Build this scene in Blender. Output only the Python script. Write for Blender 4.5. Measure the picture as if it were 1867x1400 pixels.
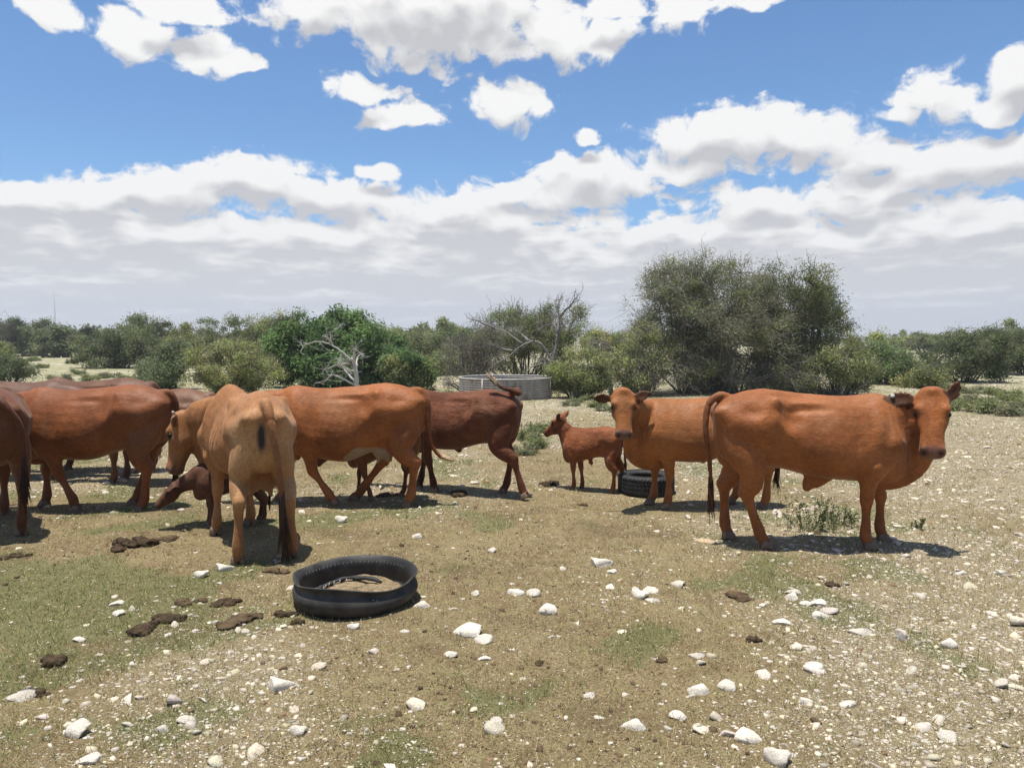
import bpy, math, random
import numpy as np
from mathutils import Vector, Matrix

scene = bpy.context.scene
for _o in list(bpy.data.objects):
    bpy.data.objects.remove(_o)
R = math.radians

# ------------------------------------------------------------------ camera
FPX, PITCH, CAMH = 1430.0, R(3.2), 1.65          # focal length in photo pixels (photo is 1867 wide)
cam_data = bpy.data.cameras.new('camera')
cam_data.sensor_width = 36.0
cam_data.lens = 36.0 * FPX / 1867.0
cam_data.clip_start = 0.05
cam_data.clip_end = 6000.0
cam = bpy.data.objects.new('camera', cam_data)
cam.location = (0, 0, CAMH)
cam.rotation_euler = (math.pi / 2 - PITCH, 0, 0)
scene.collection.objects.link(cam)
scene.camera = cam

# ------------------------------------------------------------------ exposure
scene.view_settings.view_transform = 'Standard'
scene.view_settings.look = 'None'
scene.view_settings.exposure = 0.52
scene.view_settings.gamma = 1.0
scene.view_settings.use_curve_mapping = False
scene.cycles.use_denoising = True
scene.cycles.max_bounces = 6
scene.cycles.diffuse_bounces = 3
scene.cycles.glossy_bounces = 2
scene.cycles.transmission_bounces = 3
scene.cycles.transparent_max_bounces = 6

# ------------------------------------------------------------------ sun (high noon, a touch to the left)
SUN = Vector((-0.11, -0.02, 1.0)).normalized()    # direction towards the sun
sun_data = bpy.data.lights.new('sun', 'SUN')
sun_data.energy = 5.0
sun_data.angle = R(0.55)
sun_data.color = (1.0, 0.955, 0.88)
sun = bpy.data.objects.new('sun', sun_data)
sun.rotation_euler = SUN.to_track_quat('Z', 'Y').to_euler()
sun.location = SUN * 60
scene.collection.objects.link(sun)

# ------------------------------------------------------------------ world: Nishita sky + cumulus
world = bpy.data.worlds.new('World')
scene.world = world
world.use_nodes = True
NT = world.node_tree
NT.nodes.clear()


def dirpix(px, py):
    """world direction of a spot of the sky"""
    c, s = math.cos(PITCH), math.sin(PITCH)
    a, b = (px - 933.5) / FPX, (700 - py) / FPX
    return Vector((a, c + b * s, -s + b * c)).normalized()


class NB:
    """small helper to write node trees"""
    def __init__(self, tree):
        self.t = tree

    def n(self, typ, **kw):
        nd = self.t.nodes.new(typ)
        for k, v in kw.items():
            setattr(nd, k, v)
        return nd

    def put(self, sock, v):
        if isinstance(v, (int, float, tuple, list, Vector)):
            sock.default_value = v
        else:
            self.t.links.new(v, sock)

    def math(self, op, a, b=0.0, c=None, clamp=False):
        nd = self.n('ShaderNodeMath', operation=op)
        nd.use_clamp = clamp
        self.put(nd.inputs[0], a)
        self.put(nd.inputs[1], b)
        if c is not None:
            self.put(nd.inputs[2], c)
        return nd.outputs[0]

    def vmath(self, op, a, b=None, out=0):
        nd = self.n('ShaderNodeVectorMath', operation=op)
        self.put(nd.inputs[0], a)
        if b is not None:
            self.put(nd.inputs[1], b)
        return nd.outputs[out]

    def smooth(self, v, lo, hi, a=0.0, b=1.0):
        nd = self.n('ShaderNodeMapRange', interpolation_type='SMOOTHSTEP')
        self.put(nd.inputs[0], v)
        for i, x in enumerate((lo, hi, a, b)):
            self.put(nd.inputs[i + 1], x)
        return nd.outputs[0]

    def mixc(self, f, a, b, blend='MIX'):
        nd = self.n('ShaderNodeMix', data_type='RGBA', blend_type=blend)
        self.put(nd.inputs[0], f)
        self.put(nd.inputs[6], a)
        self.put(nd.inputs[7], b)
        return nd.outputs[2]

    def noise(self, vec, scale, detail=4.0, rough=0.55, lac=2.0, dist=0.0):
        nd = self.n('ShaderNodeTexNoise')
        self.put(nd.inputs['Vector'], vec)
        self.put(nd.inputs['Scale'], scale)
        self.put(nd.inputs['Detail'], detail)
        self.put(nd.inputs['Roughness'], rough)
        self.put(nd.inputs['Lacunarity'], lac)
        self.put(nd.inputs['Distortion'], dist)
        return nd.outputs[0]


# single cumulus heaps: (px, py, half width, half height) measured on the photograph, turned into sky directions
HEAPS = [
    (85, 10, 66, 46), (255, 62, 95, 42), (330, 12, 120, 38), (375, 96, 92, 42), (452, 112, 48, 22),
    (600, 10, 180, 62), (800, 5, 300, 118), (1010, 60, 90, 62), (1105, 72, 62, 40), (1120, 15, 70, 30), (1250, 22, 84, 50), (1385, -12, 80, 26),
    (660, 166, 80, 34), (735, 208, 88, 36), (690, 228, 48, 18), (930, 184, 84, 42), (1072, 254, 34, 17),
    (1690, 168, 96, 54), (1820, 190, 80, 34), (1850, 135, 70, 52), (1640, 208, 50, 20),
    (1310, 252, 165, 66), (1450, 250, 160, 62), (1590, 285, 130, 40), (1260, 300, 110, 34),
    (1080, 330, 150, 58), (960, 355, 150, 44), (1740, 300, 180, 80), (1850, 280, 160, 70), (1640, 335, 120, 34),
    (460, 330, 150, 58), (300, 350, 170, 52), (600, 362, 170, 44), (210, 352, 80, 46), (690, 322, 50, 24), (90, 372, 110, 28), (30, 352, 60, 22),
    (830, 380, 150, 36), (1400, 372, 180, 44), (1560, 372, 160, 50),
]


def build_density():
    g = bpy.data.node_groups.new('cumulus_density', 'ShaderNodeTree')
    g.interface.new_socket('Dir', in_out='INPUT', socket_type='NodeSocketVector')
    g.interface.new_socket('D', in_out='OUTPUT', socket_type='NodeSocketFloat')
    g.interface.new_socket('S', in_out='OUTPUT', socket_type='NodeSocketFloat')
    g.interface.new_socket('F', in_out='OUTPUT', socket_type='NodeSocketFloat')
    b = NB(g)
    gi, go = b.n('NodeGroupInput'), b.n('NodeGroupOutput')
    d = gi.outputs[0]
    sep = b.n('ShaderNodeSeparateXYZ')
    b.put(sep.inputs[0], d)
    dx, dy, dz = sep.outputs
    az = b.math('ARCTAN2', dx, dy)
    el = b.math('ARCSINE', dz)
    ae = b.n('ShaderNodeCombineXYZ')
    b.put(ae.inputs[0], az)
    b.put(ae.inputs[1], el)
    # warp the direction a little so that the heaps get billowing outlines
    wn = b.n('ShaderNodeTexNoise')
    b.put(wn.inputs['Vector'], d)
    wn.inputs['Scale'].default_value = 16.0
    wn.inputs['Detail'].default_value = 1.5
    wv = b.vmath('SCALE', b.vmath('SUBTRACT', wn.outputs['Color'], (0.5, 0.5, 0.5)))
    wv.node.inputs['Scale'].default_value = 0.045
    wz = b.vmath('SCALE', wv)
    b.put(wz.node.inputs['Scale'], b.smooth(el, 0.02, 0.24, 0.06, 1.0))
    p = b.vmath('MULTIPLY', b.vmath('ADD', ae.outputs[0], wz), (1, 1, 0))
    acc = None
    for (px, py, rx, ry) in HEAPS:
        c = dirpix(px, py)
        k = math.cos(math.atan((px - 933.5) / FPX))
        sx, sy = FPX / (rx * k * k * .93), FPX / (ry * k * .90)
        nd = b.n('ShaderNodeVectorMath', operation='MULTIPLY_ADD')
        b.put(nd.inputs[0], p)
        nd.inputs[1].default_value = (sx, sy, 0)
        nd.inputs[2].default_value = (-math.atan2(c.x, c.y) * sx, -math.asin(c.z) * sy, 0)
        ln = b.vmath('LENGTH', nd.outputs[0], out=1)
        acc = ln if acc is None else b.math('SMOOTH_MIN', acc, ln, 0.12)
    heap = b.math('MAXIMUM', b.math('SUBTRACT', 1.0, acc), -1.2)
    # the distant deck: rows of cumulus thinning towards the horizon (coarse high up, fine and flat low down)
    zc = b.math('MAXIMUM', dz, 0.0)
    lo = b.smooth(el, 0.16, 0.05)

    def n2d(sx, sy, detail, rough, vec=None):
        nd = b.n('ShaderNodeTexNoise', noise_dimensions='2D')
        b.put(nd.inputs['Vector'], b.vmath('MULTIPLY', vec if vec is not None else p, (sx, sy, 0)))
        nd.inputs['Scale'].default_value = 1.0
        nd.inputs['Detail'].default_value = detail
        nd.inputs['Roughness'].default_value = rough
        return nd.outputs[0]

    def lerp(a_, b_, f):
        return b.math('ADD', b.math('MULTIPLY', a_, b.math('SUBTRACT', 1.0, f)), b.math('MULTIPLY', b_, f))
    dk = lerp(n2d(5.5, 17.0, 3.5, .60), n2d(6.5, 40.0, 4.0, .62), lo)
    cover = b.smooth(b.math('SUBTRACT', 0.185, dz), -0.035, 0.05, -0.9, 0.72)
    cover = b.math('ADD', cover, b.smooth(dz, 0.15, 0.06, 0.0, 0.50))
    deck = b.math('ADD', cover, b.math('MULTIPLY', b.math('SUBTRACT', dk, 0.5), 2.9))
    # all round, outside the photographed part of the sky, scattered heaps of the same kind
    pl = b.n('ShaderNodeCombineXYZ')
    zi = b.math('DIVIDE', 1.0, b.math('ADD', zc, 0.12))
    b.put(pl.inputs[0], b.math('MULTIPLY', dx, zi))
    b.put(pl.inputs[1], b.math('MULTIPLY', dy, zi))
    wd = b.n('ShaderNodeTexNoise', noise_dimensions='2D')
    b.put(wd.inputs['Vector'], pl.outputs[0])
    wd.inputs['Scale'].default_value = 1.1
    wd.inputs['Detail'].default_value = 3.0
    wide = b.math('MULTIPLY', b.math('SUBTRACT', wd.outputs[0], 0.56), 4.5)
    front = b.smooth(dy, 0.62, 0.80, 0.0, 1.0)
    low = b.smooth(dz, 0.40, 0.52, 1.0, 0.0)
    wide = b.math('SUBTRACT', wide, b.math('MULTIPLY', b.math('MULTIPLY', front, low), 3.0))
    dd = b.math('MAXIMUM', b.math('MAXIMUM', heap, deck), wide)
    # billows
    def puff(sx, sy):
        vo = b.n('ShaderNodeTexVoronoi', voronoi_dimensions='2D', feature='SMOOTH_F1')
        b.put(vo.inputs['Vector'], b.vmath('MULTIPLY', p, (sx, sy, 0)))
        vo.inputs['Scale'].default_value = 1.0
        vo.inputs['Smoothness'].default_value = .35
        return b.math('SUBTRACT', .48, vo.outputs['Distance'])
    hp = b.math('MULTIPLY', puff(25, 36), .55)
    lp = b.math('MULTIPLY', b.math('SUBTRACT', n2d(24, 70, 2.0, .5), .5), .25)
    soft = b.math('ADD', dd, lerp(hp, lp, lo))
    fine = lerp(b.math('SUBTRACT', n2d(44, 58, 5.0, .60), .5), b.math('SUBTRACT', n2d(60, 170, 4.0, .60), .5), lo)
    dd = b.math('ADD', soft, fine)
    b.put(go.inputs[1], soft)
    b.put(go.inputs[2], fine)
    b.put(go.inputs[0], dd)
    return g


def build_world():
    b = NB(NT)
    out = b.n('ShaderNodeOutputWorld')
    bg = b.n('ShaderNodeBackground')
    b.put(out.inputs[0], bg.outputs[0])
    tc = b.n('ShaderNodeTexCoord')
    d = tc.outputs['Generated']
    sky = b.n('ShaderNodeTexSky', sky_type='NISHITA')
    sky.sun_disc = False
    sky.sun_elevation = math.asin(SUN.z)
    sky.sun_rotation = math.atan2(SUN.x, SUN.y)
    sky.altitude = 1100
    sky.air_density = 1.0
    sky.dust_density = 0.6
    sky.ozone_density = 1.6
    grp = build_density()

    def dens(v):
        nd = b.n('ShaderNodeGroup')
        nd.node_tree = grp
        b.put(nd.inputs[0], v)
        return nd.outputs
    sep = b.n('ShaderNodeSeparateXYZ')
    b.put(sep.inputs[0], d)
    zc = b.math('MAXIMUM', sep.outputs[2], 0.0)
    D0 = dens(d)
    # a second look a little higher up: thinner there = sunlit top, thicker there = shaded base
    up = b.n('ShaderNodeCombineXYZ')
    b.put(up.inputs[2], b.math('ADD', b.math('MULTIPLY', zc, 0.10), 0.0045))
    D1 = dens(b.vmath('ADD', d, up.outputs[0]))
    alpha = b.smooth(D0[0], 0.0, 0.36)
    lit = b.math('SUBTRACT', D0[1], D1[1])
    lit = b.math('MINIMUM', b.math('MAXIMUM', lit, -.9), .9)
    thick = b.smooth(D1[1], 0.15, 1.05)
    br = b.math('SUBTRACT', 0.90, b.math('MULTIPLY', thick, 0.27))
    br = b.math('ADD', br, b.math('MULTIPLY', lit, 0.30))
    br = b.math('ADD', br, b.math('MULTIPLY', D0[2], 0.30))
    br = b.math('SUBTRACT', br, b.smooth(zc, .20, .06, 0.0, -.02))
    br = b.math('MINIMUM', b.math('MAXIMUM', br, b.smooth(zc, .20, .06, .60, .68)), 1.0)
    grey = b.smooth(br, 0.60, 0.92)
    ccol = b.mixc(grey, (0.965, 0.975, 1.015, 1), (1.0, 0.995, 0.985, 1))
    ccol = b.mixc(1.0, ccol, br, 'MULTIPLY')
    STR = 0.10
    ccol = b.mixc(1.0, ccol, (0.675 / STR, 0.675 / STR, 0.675 / STR, 1), 'MULTIPLY')
    skyc = b.mixc(1.0, sky.outputs[0], (0.54, 0.82, 1.02, 1), 'MULTIPLY')
    col = b.mixc(alpha, skyc, ccol)
    # air between us and the far deck
    hz = b.smooth(zc, 0.0, 0.10, 0.45, 0.0)
    col = b.mixc(hz, col, (0.455 / STR, 0.495 / STR, 0.565 / STR, 1))
    b.put(bg.inputs[0], col)
    bg.inputs[1].default_value = STR


build_world()
world.cycles.sampling_method = 'MANUAL'
world.cycles.sample_map_resolution = 256

# ------------------------------------------------------------------ helpers
COL = scene.collection


def gp(px, py, z=0.0):
    """point on the plane of height z that the photograph shows at that pixel"""
    d = dirpix(px, py)
    t = (z - CAMH) / d.z
    return Vector((d.x * t, d.y * t, z))


def at(px, py, Y):
    """point at distance Y in front of the camera"""
    d = dirpix(px, py)
    t = Y / d.y
    return Vector((d.x * t, Y, CAMH + d.z * t))


def tag(o, label=None, cat=None, group=None, kind=None):
    if label:
        o['label'] = label
    if cat:
        o['category'] = cat
    if group:
        o['group'] = group
    if kind:
        o['kind'] = kind
    return o


def np_mesh(name, V, tris=None, quads=None, mats=(), colors=None, smooth=False, mat_index=None):
    """mesh from numpy arrays, optional per-vertex colour attribute 'tint'"""
    V = np.asarray(V, dtype=np.float32)
    me = bpy.data.meshes.new(name)
    nt = 0 if tris is None else len(tris)
    nq = 0 if quads is None else len(quads)
    me.vertices.add(len(V))
    me.vertices.foreach_set('co', V.ravel())
    parts, starts, totals = [], [], []
    if nt:
        parts.append(np.asarray(tris, dtype=np.int32).ravel())
    if nq:
        parts.append(np.asarray(quads, dtype=np.int32).ravel())
    idx = np.concatenate(parts)
    me.loops.add(len(idx))
    me.loops.foreach_set('vertex_index', idx)
    ls = np.concatenate([np.arange(nt, dtype=np.int32) * 3, nt * 3 + np.arange(nq, dtype=np.int32) * 4])
    me.polygons.add(nt + nq)
    me.polygons.foreach_set('loop_start', ls)
    me.update(calc_edges=True)
    if smooth:
        me.polygons.foreach_set('use_smooth', np.ones(nt + nq, dtype=bool))
    if mat_index is not None:
        me.polygons.foreach_set('material_index', np.asarray(mat_index, dtype=np.int32))
    for m in mats:
        me.materials.append(m)
    if colors is not None:
        ca = me.color_attributes.new('tint', 'FLOAT_COLOR', 'POINT')
        c = np.ones((len(V), 4), dtype=np.float32)
        c[:, :3] = colors
        ca.data.foreach_set('color', c.ravel())
    return me


def link(name, data, parent=None, loc=None, rz=None):
    o = bpy.data.objects.new(name, data)
    COL.objects.link(o)
    if parent is not None:
        o.parent = parent
    if loc is not None:
        o.location = loc
    if rz is not None:
        o.rotation_euler = (0, 0, rz)
    return o


def catmull(P, n):
    """smooth curve through the rows of P (any number of columns)"""
    P = np.asarray(P, dtype=float)
    if len(P) < 3:
        t = np.linspace(0, 1, n + 1)[:, None]
        return P[0] * (1 - t) + P[-1] * t
    Q = np.vstack([2 * P[0] - P[1], P, 2 * P[-1] - P[-2]])
    out = []
    for i in range(len(P) - 1):
        p0, p1, p2, p3 = Q[i:i + 4]
        for t in np.linspace(0, 1, n, endpoint=False):
            out.append(0.5 * ((2 * p1) + (-p0 + p2) * t + (2 * p0 - 5 * p1 + 4 * p2 - p3) * t * t + (-p0 + 3 * p1 - 3 * p2 + p3) * t ** 3))
    out.append(P[-1])
    return np.array(out)


class Geo:
    """collects lofted shapes"""
    def __init__(self):
        self.V, self.T, self.Q, self.C, self.nv = [], [], [], [], 0

    def add(self, V, T=None, Q=None, c=None):
        V = np.asarray(V, dtype=float).reshape(-1, 3)
        if T is not None and len(T):
            self.T.append(np.asarray(T, dtype=int) + self.nv)
        if Q is not None and len(Q):
            self.Q.append(np.asarray(Q, dtype=int) + self.nv)
        self.V.append(V)
        if c is not None:
            self.C.append(np.broadcast_to(np.asarray(c, dtype=float), (len(V), 3)))
        self.nv += len(V)

    def loft(self, rings, c=None, cap=True):
        rings = np.asarray(rings, dtype=float)
        m, n, _ = rings.shape
        V = rings.reshape(-1, 3)
        i = np.arange(m - 1)[:, None] * n
        j = np.arange(n)[None, :]
        j2 = (j + 1) % n
        Q = np.stack([i + j, i + j2, i + n + j2, i + n + j], -1).reshape(-1, 4)
        T = []
        if cap:
            V = np.vstack([V, rings[0].mean(0), rings[-1].mean(0)])
            a, b = m * n, m * n + 1
            for k in range(n):
                T.append((a, (k + 1) % n, k))
                T.append((b, (m - 1) * n + k, (m - 1) * n + (k + 1) % n))
        self.add(V, T, Q, c)

    def tube(self, pts, rad, n=6, c=None, cap=True):
        """tube along points with a radius per point"""
        P = np.asarray(pts, dtype=float)
        r = np.broadcast_to(np.asarray(rad, dtype=float), (len(P),))
        tn = np.gradient(P, axis=0)
        tn /= np.linalg.norm(tn, axis=1)[:, None] + 1e-9
        ref = np.array([0.31, 0.17, 0.93]) if abs(tn[:, 2]).mean() < 0.8 else np.array([0.9, 0.3, 0.1])
        a = np.cross(tn, ref)
        a /= np.linalg.norm(a, axis=1)[:, None] + 1e-9
        b = np.cross(tn, a)
        th = np.linspace(0, 2 * np.pi, n, endpoint=False)
        rings = P[:, None, :] + r[:, None, None] * (np.cos(th)[None, :, None] * a[:, None, :] + np.sin(th)[None, :, None] * b[:, None, :])
        self.loft(rings, c, cap)

    def limb(self, pts, lat=(0, 1, 0), sub=4, n=16):
        """pts rows: x, y, z, a (fore-aft radius), b (lateral radius)"""
        P = catmull(pts, sub)
        C = P[:, :3]
        tn = np.gradient(C, axis=0)
        tn /= np.linalg.norm(tn, axis=1)[:, None] + 1e-9
        L = np.asarray(lat, float)[None, :] - (tn @ np.asarray(lat, float))[:, None] * tn
        L /= np.linalg.norm(L, axis=1)[:, None] + 1e-9
        A = np.cross(L, tn)
        th = np.linspace(0, 2 * np.pi, n, endpoint=False)
        rings = C[:, None, :] + P[:, 3, None, None] * np.cos(th)[None, :, None] * A[:, None, :] + P[:, 4, None, None] * np.sin(th)[None, :, None] * L[:, None, :]
        self.loft(rings)

    def mesh(self, name, mats=(), smooth=False):
        V = np.vstack(self.V)
        T = np.vstack(self.T) if self.T else None
        Q = np.vstack(self.Q) if self.Q else None
        C = np.vstack(self.C) if self.C else None
        return np_mesh(name, V, T, Q, mats, C, smooth)


def new_mat(name):
    m = bpy.data.materials.new(name)
    m.use_nodes = True
    m.node_tree.nodes.clear()
    b = NB(m.node_tree)
    out = b.n('ShaderNodeOutputMaterial')
    bs = b.n('ShaderNodeBsdfPrincipled')
    b.put(out.inputs[0], bs.outputs[0])
    return m, b, bs, out


def simple_mat(name, col, rough=0.8, noise_scale=0.0, var=0.25, bump=0.0, spec=0.3, col2=None):
    m, b, bs, out = new_mat(name)
    bs.inputs['Roughness'].default_value = rough
    bs.inputs['Specular IOR Level'].default_value = spec
    if noise_scale:
        tc = b.n('ShaderNodeTexCoord')
        f = b.noise(tc.outputs['Object'], noise_scale, 5, 0.6)
        c2 = col2 or tuple(x * (1 - var) for x in col)
        b.put(bs.inputs['Base Color'], b.mixc(b.smooth(f, 0.35, 0.65), (*col, 1), (*c2, 1)))
        if bump:
            bp = b.n('ShaderNodeBump')
            bp.inputs['Strength'].default_value = bump
            bp.inputs['Distance'].default_value = 0.02
            b.put(bp.inputs['Height'], f)
            b.put(bs.inputs['Normal'], bp.outputs[0])
    else:
        bs.inputs['Base Color'].default_value = (*col, 1)
    return m


def tint_mat(name, rough=0.75, transl=0.0, spec=0.25, bump_scale=0.0, bump=0.3):
    """material that takes its colour from the mesh's own tint attribute"""
    m, b, bs, out = new_mat(name)
    at_ = b.n('ShaderNodeAttribute')
    at_.attribute_name = 'tint'
    b.put(bs.inputs['Base Color'], at_.outputs['Color'])
    bs.inputs['Roughness'].default_value = rough
    bs.inputs['Specular IOR Level'].default_value = spec
    if bump_scale:
        tc = b.n('ShaderNodeTexCoord')
        bp = b.n('ShaderNodeBump')
        bp.inputs['Strength'].default_value = bump
        bp.inputs['Distance'].default_value = 0.01
        b.put(bp.inputs['Height'], b.noise(tc.outputs['Object'], bump_scale, 4, 0.6))
        b.put(bs.inputs['Normal'], bp.outputs[0])
    if transl:
        tr = b.n('ShaderNodeBsdfTranslucent')
        b.put(tr.inputs[0], at_.outputs['Color'])
        mx = b.n('ShaderNodeMixShader')
        mx.inputs[0].default_value = transl
        b.put(mx.inputs[1], bs.outputs[0])
        b.put(mx.inputs[2], tr.outputs[0])
        b.put(out.inputs[0], mx.outputs[0])
    return m

# ------------------------------------------------------------------ ground
def sines(x, y, scale, seed, octs=5):
    r = np.random.RandomState(seed)
    out = np.zeros(np.broadcast(x, y).shape)
    amp = 0
    for k in range(octs):
        a = r.uniform(0, 6.28)
        f = scale * 1.7 ** k
        a2 = r.uniform(0, 6.28)
        w = 0.62 ** k
        px, py = x * math.cos(a) + y * math.sin(a), -x * math.sin(a) + y * math.cos(a)
        out = out + w * np.sin(px * f + r.uniform(0, 6.28) + 1.3 * np.sin(py * f * .73 + r.uniform(0, 6.28))) * np.sin(py * f * 1.1 + a2 + 0.9 * np.sin(px * f * .61))
        amp += w
    return out / amp * 1.7


def ground_z(x, y):
    x, y = np.asarray(x, float), np.asarray(y, float)
    d = np.hypot(x, y)
    z = 0.016 * sines(x, y, 1.9, 1, 4) + 0.008 * sines(x, y, 7.0, 2, 3) * np.exp(-d / 14)
    z = z + 0.10 * sines(x, y, 0.16, 3, 3) * np.clip((d - 10) / 25, 0, 1)
    return z


def gz(x, y):
    return float(ground_z(x, y))


def green_mask(x, y):
    """where short green grass grows (0..1)"""
    m = .62 * sines(x, y, 1.05, 21, 4) + .55 * sines(x, y, 3.3, 22, 3)
    left = np.clip((-x - .6) / 2.0, 0, 1) * np.clip((y - 3.4) / 1.0, 0, 1) * np.clip((6.2 - y) / 1.0, 0, 1)
    return np.clip((m + .9 * left - .10) * 1.6, 0, 1)


def stony_mask(x, y):
    """where white limestone rubble lies (0..1)"""
    m = sines(x, y, .8, 31, 4)
    right = np.clip((x - .1 * y + .35) / 1.9, 0, 1)
    far = np.clip((y - 8) / 5, 0, 1) * .62
    return np.clip(.20 + .70 * right + far + .50 * m, .07, 1)


def make_ground():
    n = 330
    t = np.linspace(-1, 1, n)
    gx = 1.7 * np.sinh(8.0 * t)
    gy = 5.0 + 1.7 * np.sinh(8.0 * t)
    X, Y = np.meshgrid(gx, gy)
    Z = ground_z(X, Y)
    V = np.stack([X, Y, Z], -1).reshape(-1, 3)
    i = np.arange(n - 1)[:, None] * n
    j = np.arange(n - 1)[None, :]
    Q = np.stack([i + j, i + j + 1, i + n + j + 1, i + n + j], -1).reshape(-1, 4)
    x, y = V[:, 0], V[:, 1]
    # masks travel with the sheet: red = green grass, green = rubble
    C = np.stack([green_mask(x, y), stony_mask(x, y), np.zeros(len(V))], -1)
    m, b, bs, out = new_mat('veld_ground')
    tc = b.n('ShaderNodeTexCoord')
    v = tc.outputs['Object']
    a = b.n('ShaderNodeAttribute')
    a.attribute_name = 'tint'
    sp = b.n('ShaderNodeSeparateColor')
    b.put(sp.inputs[0], a.outputs['Color'])
    gm, sm = sp.outputs[0], sp.outputs[1]
    n1 = b.noise(v, 1.3, 5, .6)
    n2 = b.noise(v, 9.0, 5, .65)
    n3 = b.noise(v, 75.0, 5, .75)
    soil = b.mixc(b.smooth(n1, .35, .65), (.235, .180, .095, 1), (.175, .125, .064, 1))
    soil = b.mixc(b.math('MULTIPLY', b.smooth(n2, .45, .62), .75), soil, (.245, .205, .100, 1))
    soil = b.mixc(b.math('MULTIPLY', b.smooth(n3, .48, .66), .8), soil, (.070, .052, .030, 1))
    soil = b.mixc(b.math('MULTIPLY', b.smooth(n3, .48, .32), .7), soil, (.315, .250, .155, 1))
    soil = b.mixc(b.math('MULTIPLY', b.smooth(sm, .35, 1.0), .30), soil, (.30, .258, .18, 1))
    gsel = b.math('MULTIPLY', b.smooth(b.math('ADD', gm, b.math('MULTIPLY', b.math('SUBTRACT', n2, .5), 1.4)), .35, .75), .62)
    soil = b.mixc(gsel, soil, (.110, .122, .048, 1))

    # trodden, dung-stained earth
    n6 = b.noise(v, .85, 6, .72)
    soil = b.mixc(b.math('MULTIPLY', b.smooth(n6, .50, .64), b.smooth(sm, .75, .25, .1, .62)), soil, (.115, .080, .046, 1))
    # rubble: cells of a Voronoi, each its own size and tone
    def rubble(scale, cover, base):
        vo = b.n('ShaderNodeTexVoronoi', feature='F1')
        b.put(vo.inputs['Vector'], v)
        vo.inputs['Scale'].default_value = scale
        vo.inputs['Randomness'].default_value = 1.0
        sc = b.n('ShaderNodeSeparateColor')
        b.put(sc.inputs[0], vo.outputs['Color'])
        thr = b.math('MULTIPLY', cover, .95)
        on = b.math('LESS_THAN', sc.outputs[0], thr)
        size = b.math('ADD', b.math('MULTIPLY', sc.outputs[1], .30), .12)
        edge = b.math('SUBTRACT', size, b.math('ADD', vo.outputs['Distance'], b.math('MULTIPLY', b.math('SUBTRACT', n3, .5), .18)))
        f = b.math('MULTIPLY', on, b.smooth(edge, 0.0, .05))
        tone = b.mixc(sc.outputs[2], (.36, .30, .21, 1), (.60, .555, .47, 1))
        return f, b.mixc(f, base, tone)
    cov = b.smooth(b.math('ADD', sm, b.math('MULTIPLY', b.math('SUBTRACT', n1, .5), 1.2)), .15, 1.05, .08, .98)
    f0, col = rubble(95.0, b.math('ADD', b.math('MULTIPLY', cov, .8), .12), soil)
    f1, col = rubble(46.0, cov, col)
    f2, col = rubble(19.0, b.math('MULTIPLY', cov, .65), col)
    # far off: pale limestone flats and olive tussocks
    cd = b.n('ShaderNodeSeparateXYZ')
    b.put(cd.inputs[0], v)
    far = b.smooth(cd.outputs[1], 11.0, 30.0)
    n4 = b.noise(v, .42, 5, .62)
    n5 = b.noise(v, 1.7, 5, .65)
    flat = b.mixc(b.smooth(n5, .40, .60), (.215, .235, .115, 1), (.36, .345, .225, 1))
    flat = b.mixc(b.math('MULTIPLY', b.smooth(b.math('ADD', n4, b.math('MULTIPLY', n5, .6)), .82, .95), .9), flat, (.58, .53, .44, 1))
    col = b.mixc(b.math('MULTIPLY', far, .55), col, flat)
    b.put(bs.inputs['Base Color'], col)
    bs.inputs['Roughness'].default_value = .95
    bs.inputs['Specular IOR Level'].default_value = .1
    bp = b.n('ShaderNodeBump')
    bp.inputs['Strength'].default_value = .9
    bp.inputs['Distance'].default_value = .03
    hgt = b.math('ADD', b.math('MULTIPLY', n2, .9), b.math('MULTIPLY', n3, .45))
    hgt = b.math('ADD', hgt, b.math('ADD', b.math('MULTIPLY', f1, .25), b.math('MULTIPLY', f2, .45)))
    b.put(bp.inputs['Height'], hgt)
    b.put(bs.inputs['Normal'], bp.outputs[0])
    me = np_mesh('ground', V, None, Q, (m,), C, True)
    tag(link('ground', me), kind='structure')


make_ground()

# ------------------------------------------------------------------ stones
def ico(sub):
    import bmesh
    bm = bmesh.new()
    bmesh.ops.create_icosphere(bm, subdivisions=sub, radius=1.0)
    V = np.array([v.co[:] for v in bm.verts])
    T = np.array([[v.index for v in f.verts] for f in bm.faces])
    bm.free()
    return V, T


def limestone_mat():
    m, b, bs, out = new_mat('limestone')
    tc = b.n('ShaderNodeTexCoord')
    oi = b.n('ShaderNodeObjectInfo')
    v = b.vmath('ADD', tc.outputs['Object'], b.vmath('SCALE', oi.outputs['Location']))
    f = b.noise(v, 14.0, 6, .65)
    f2 = b.noise(v, 55.0, 4, .7)
    c = b.mixc(b.smooth(f, .36, .64), (.72, .67, .58, 1), (.56, .50, .40, 1))
    c = b.mixc(b.math('MULTIPLY', b.smooth(f2, .55, .75), .6), c, (.27, .22, .16, 1))
    c = b.mixc(1.0, c, oi.outputs['Color'], 'MULTIPLY')
    b.put(bs.inputs['Base Color'], c)
    bs.inputs['Roughness'].default_value = .9
    bs.inputs['Specular IOR Level'].default_value = .15
    bp = b.n('ShaderNodeBump')
    bp.inputs['Strength'].default_value = .7
    bp.inputs['Distance'].default_value = .012
    b.put(bp.inputs['Height'], b.math('ADD', f, b.math('MULTIPLY', f2, .5)))
    b.put(bs.inputs['Normal'], bp.outputs[0])
    return m


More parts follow.
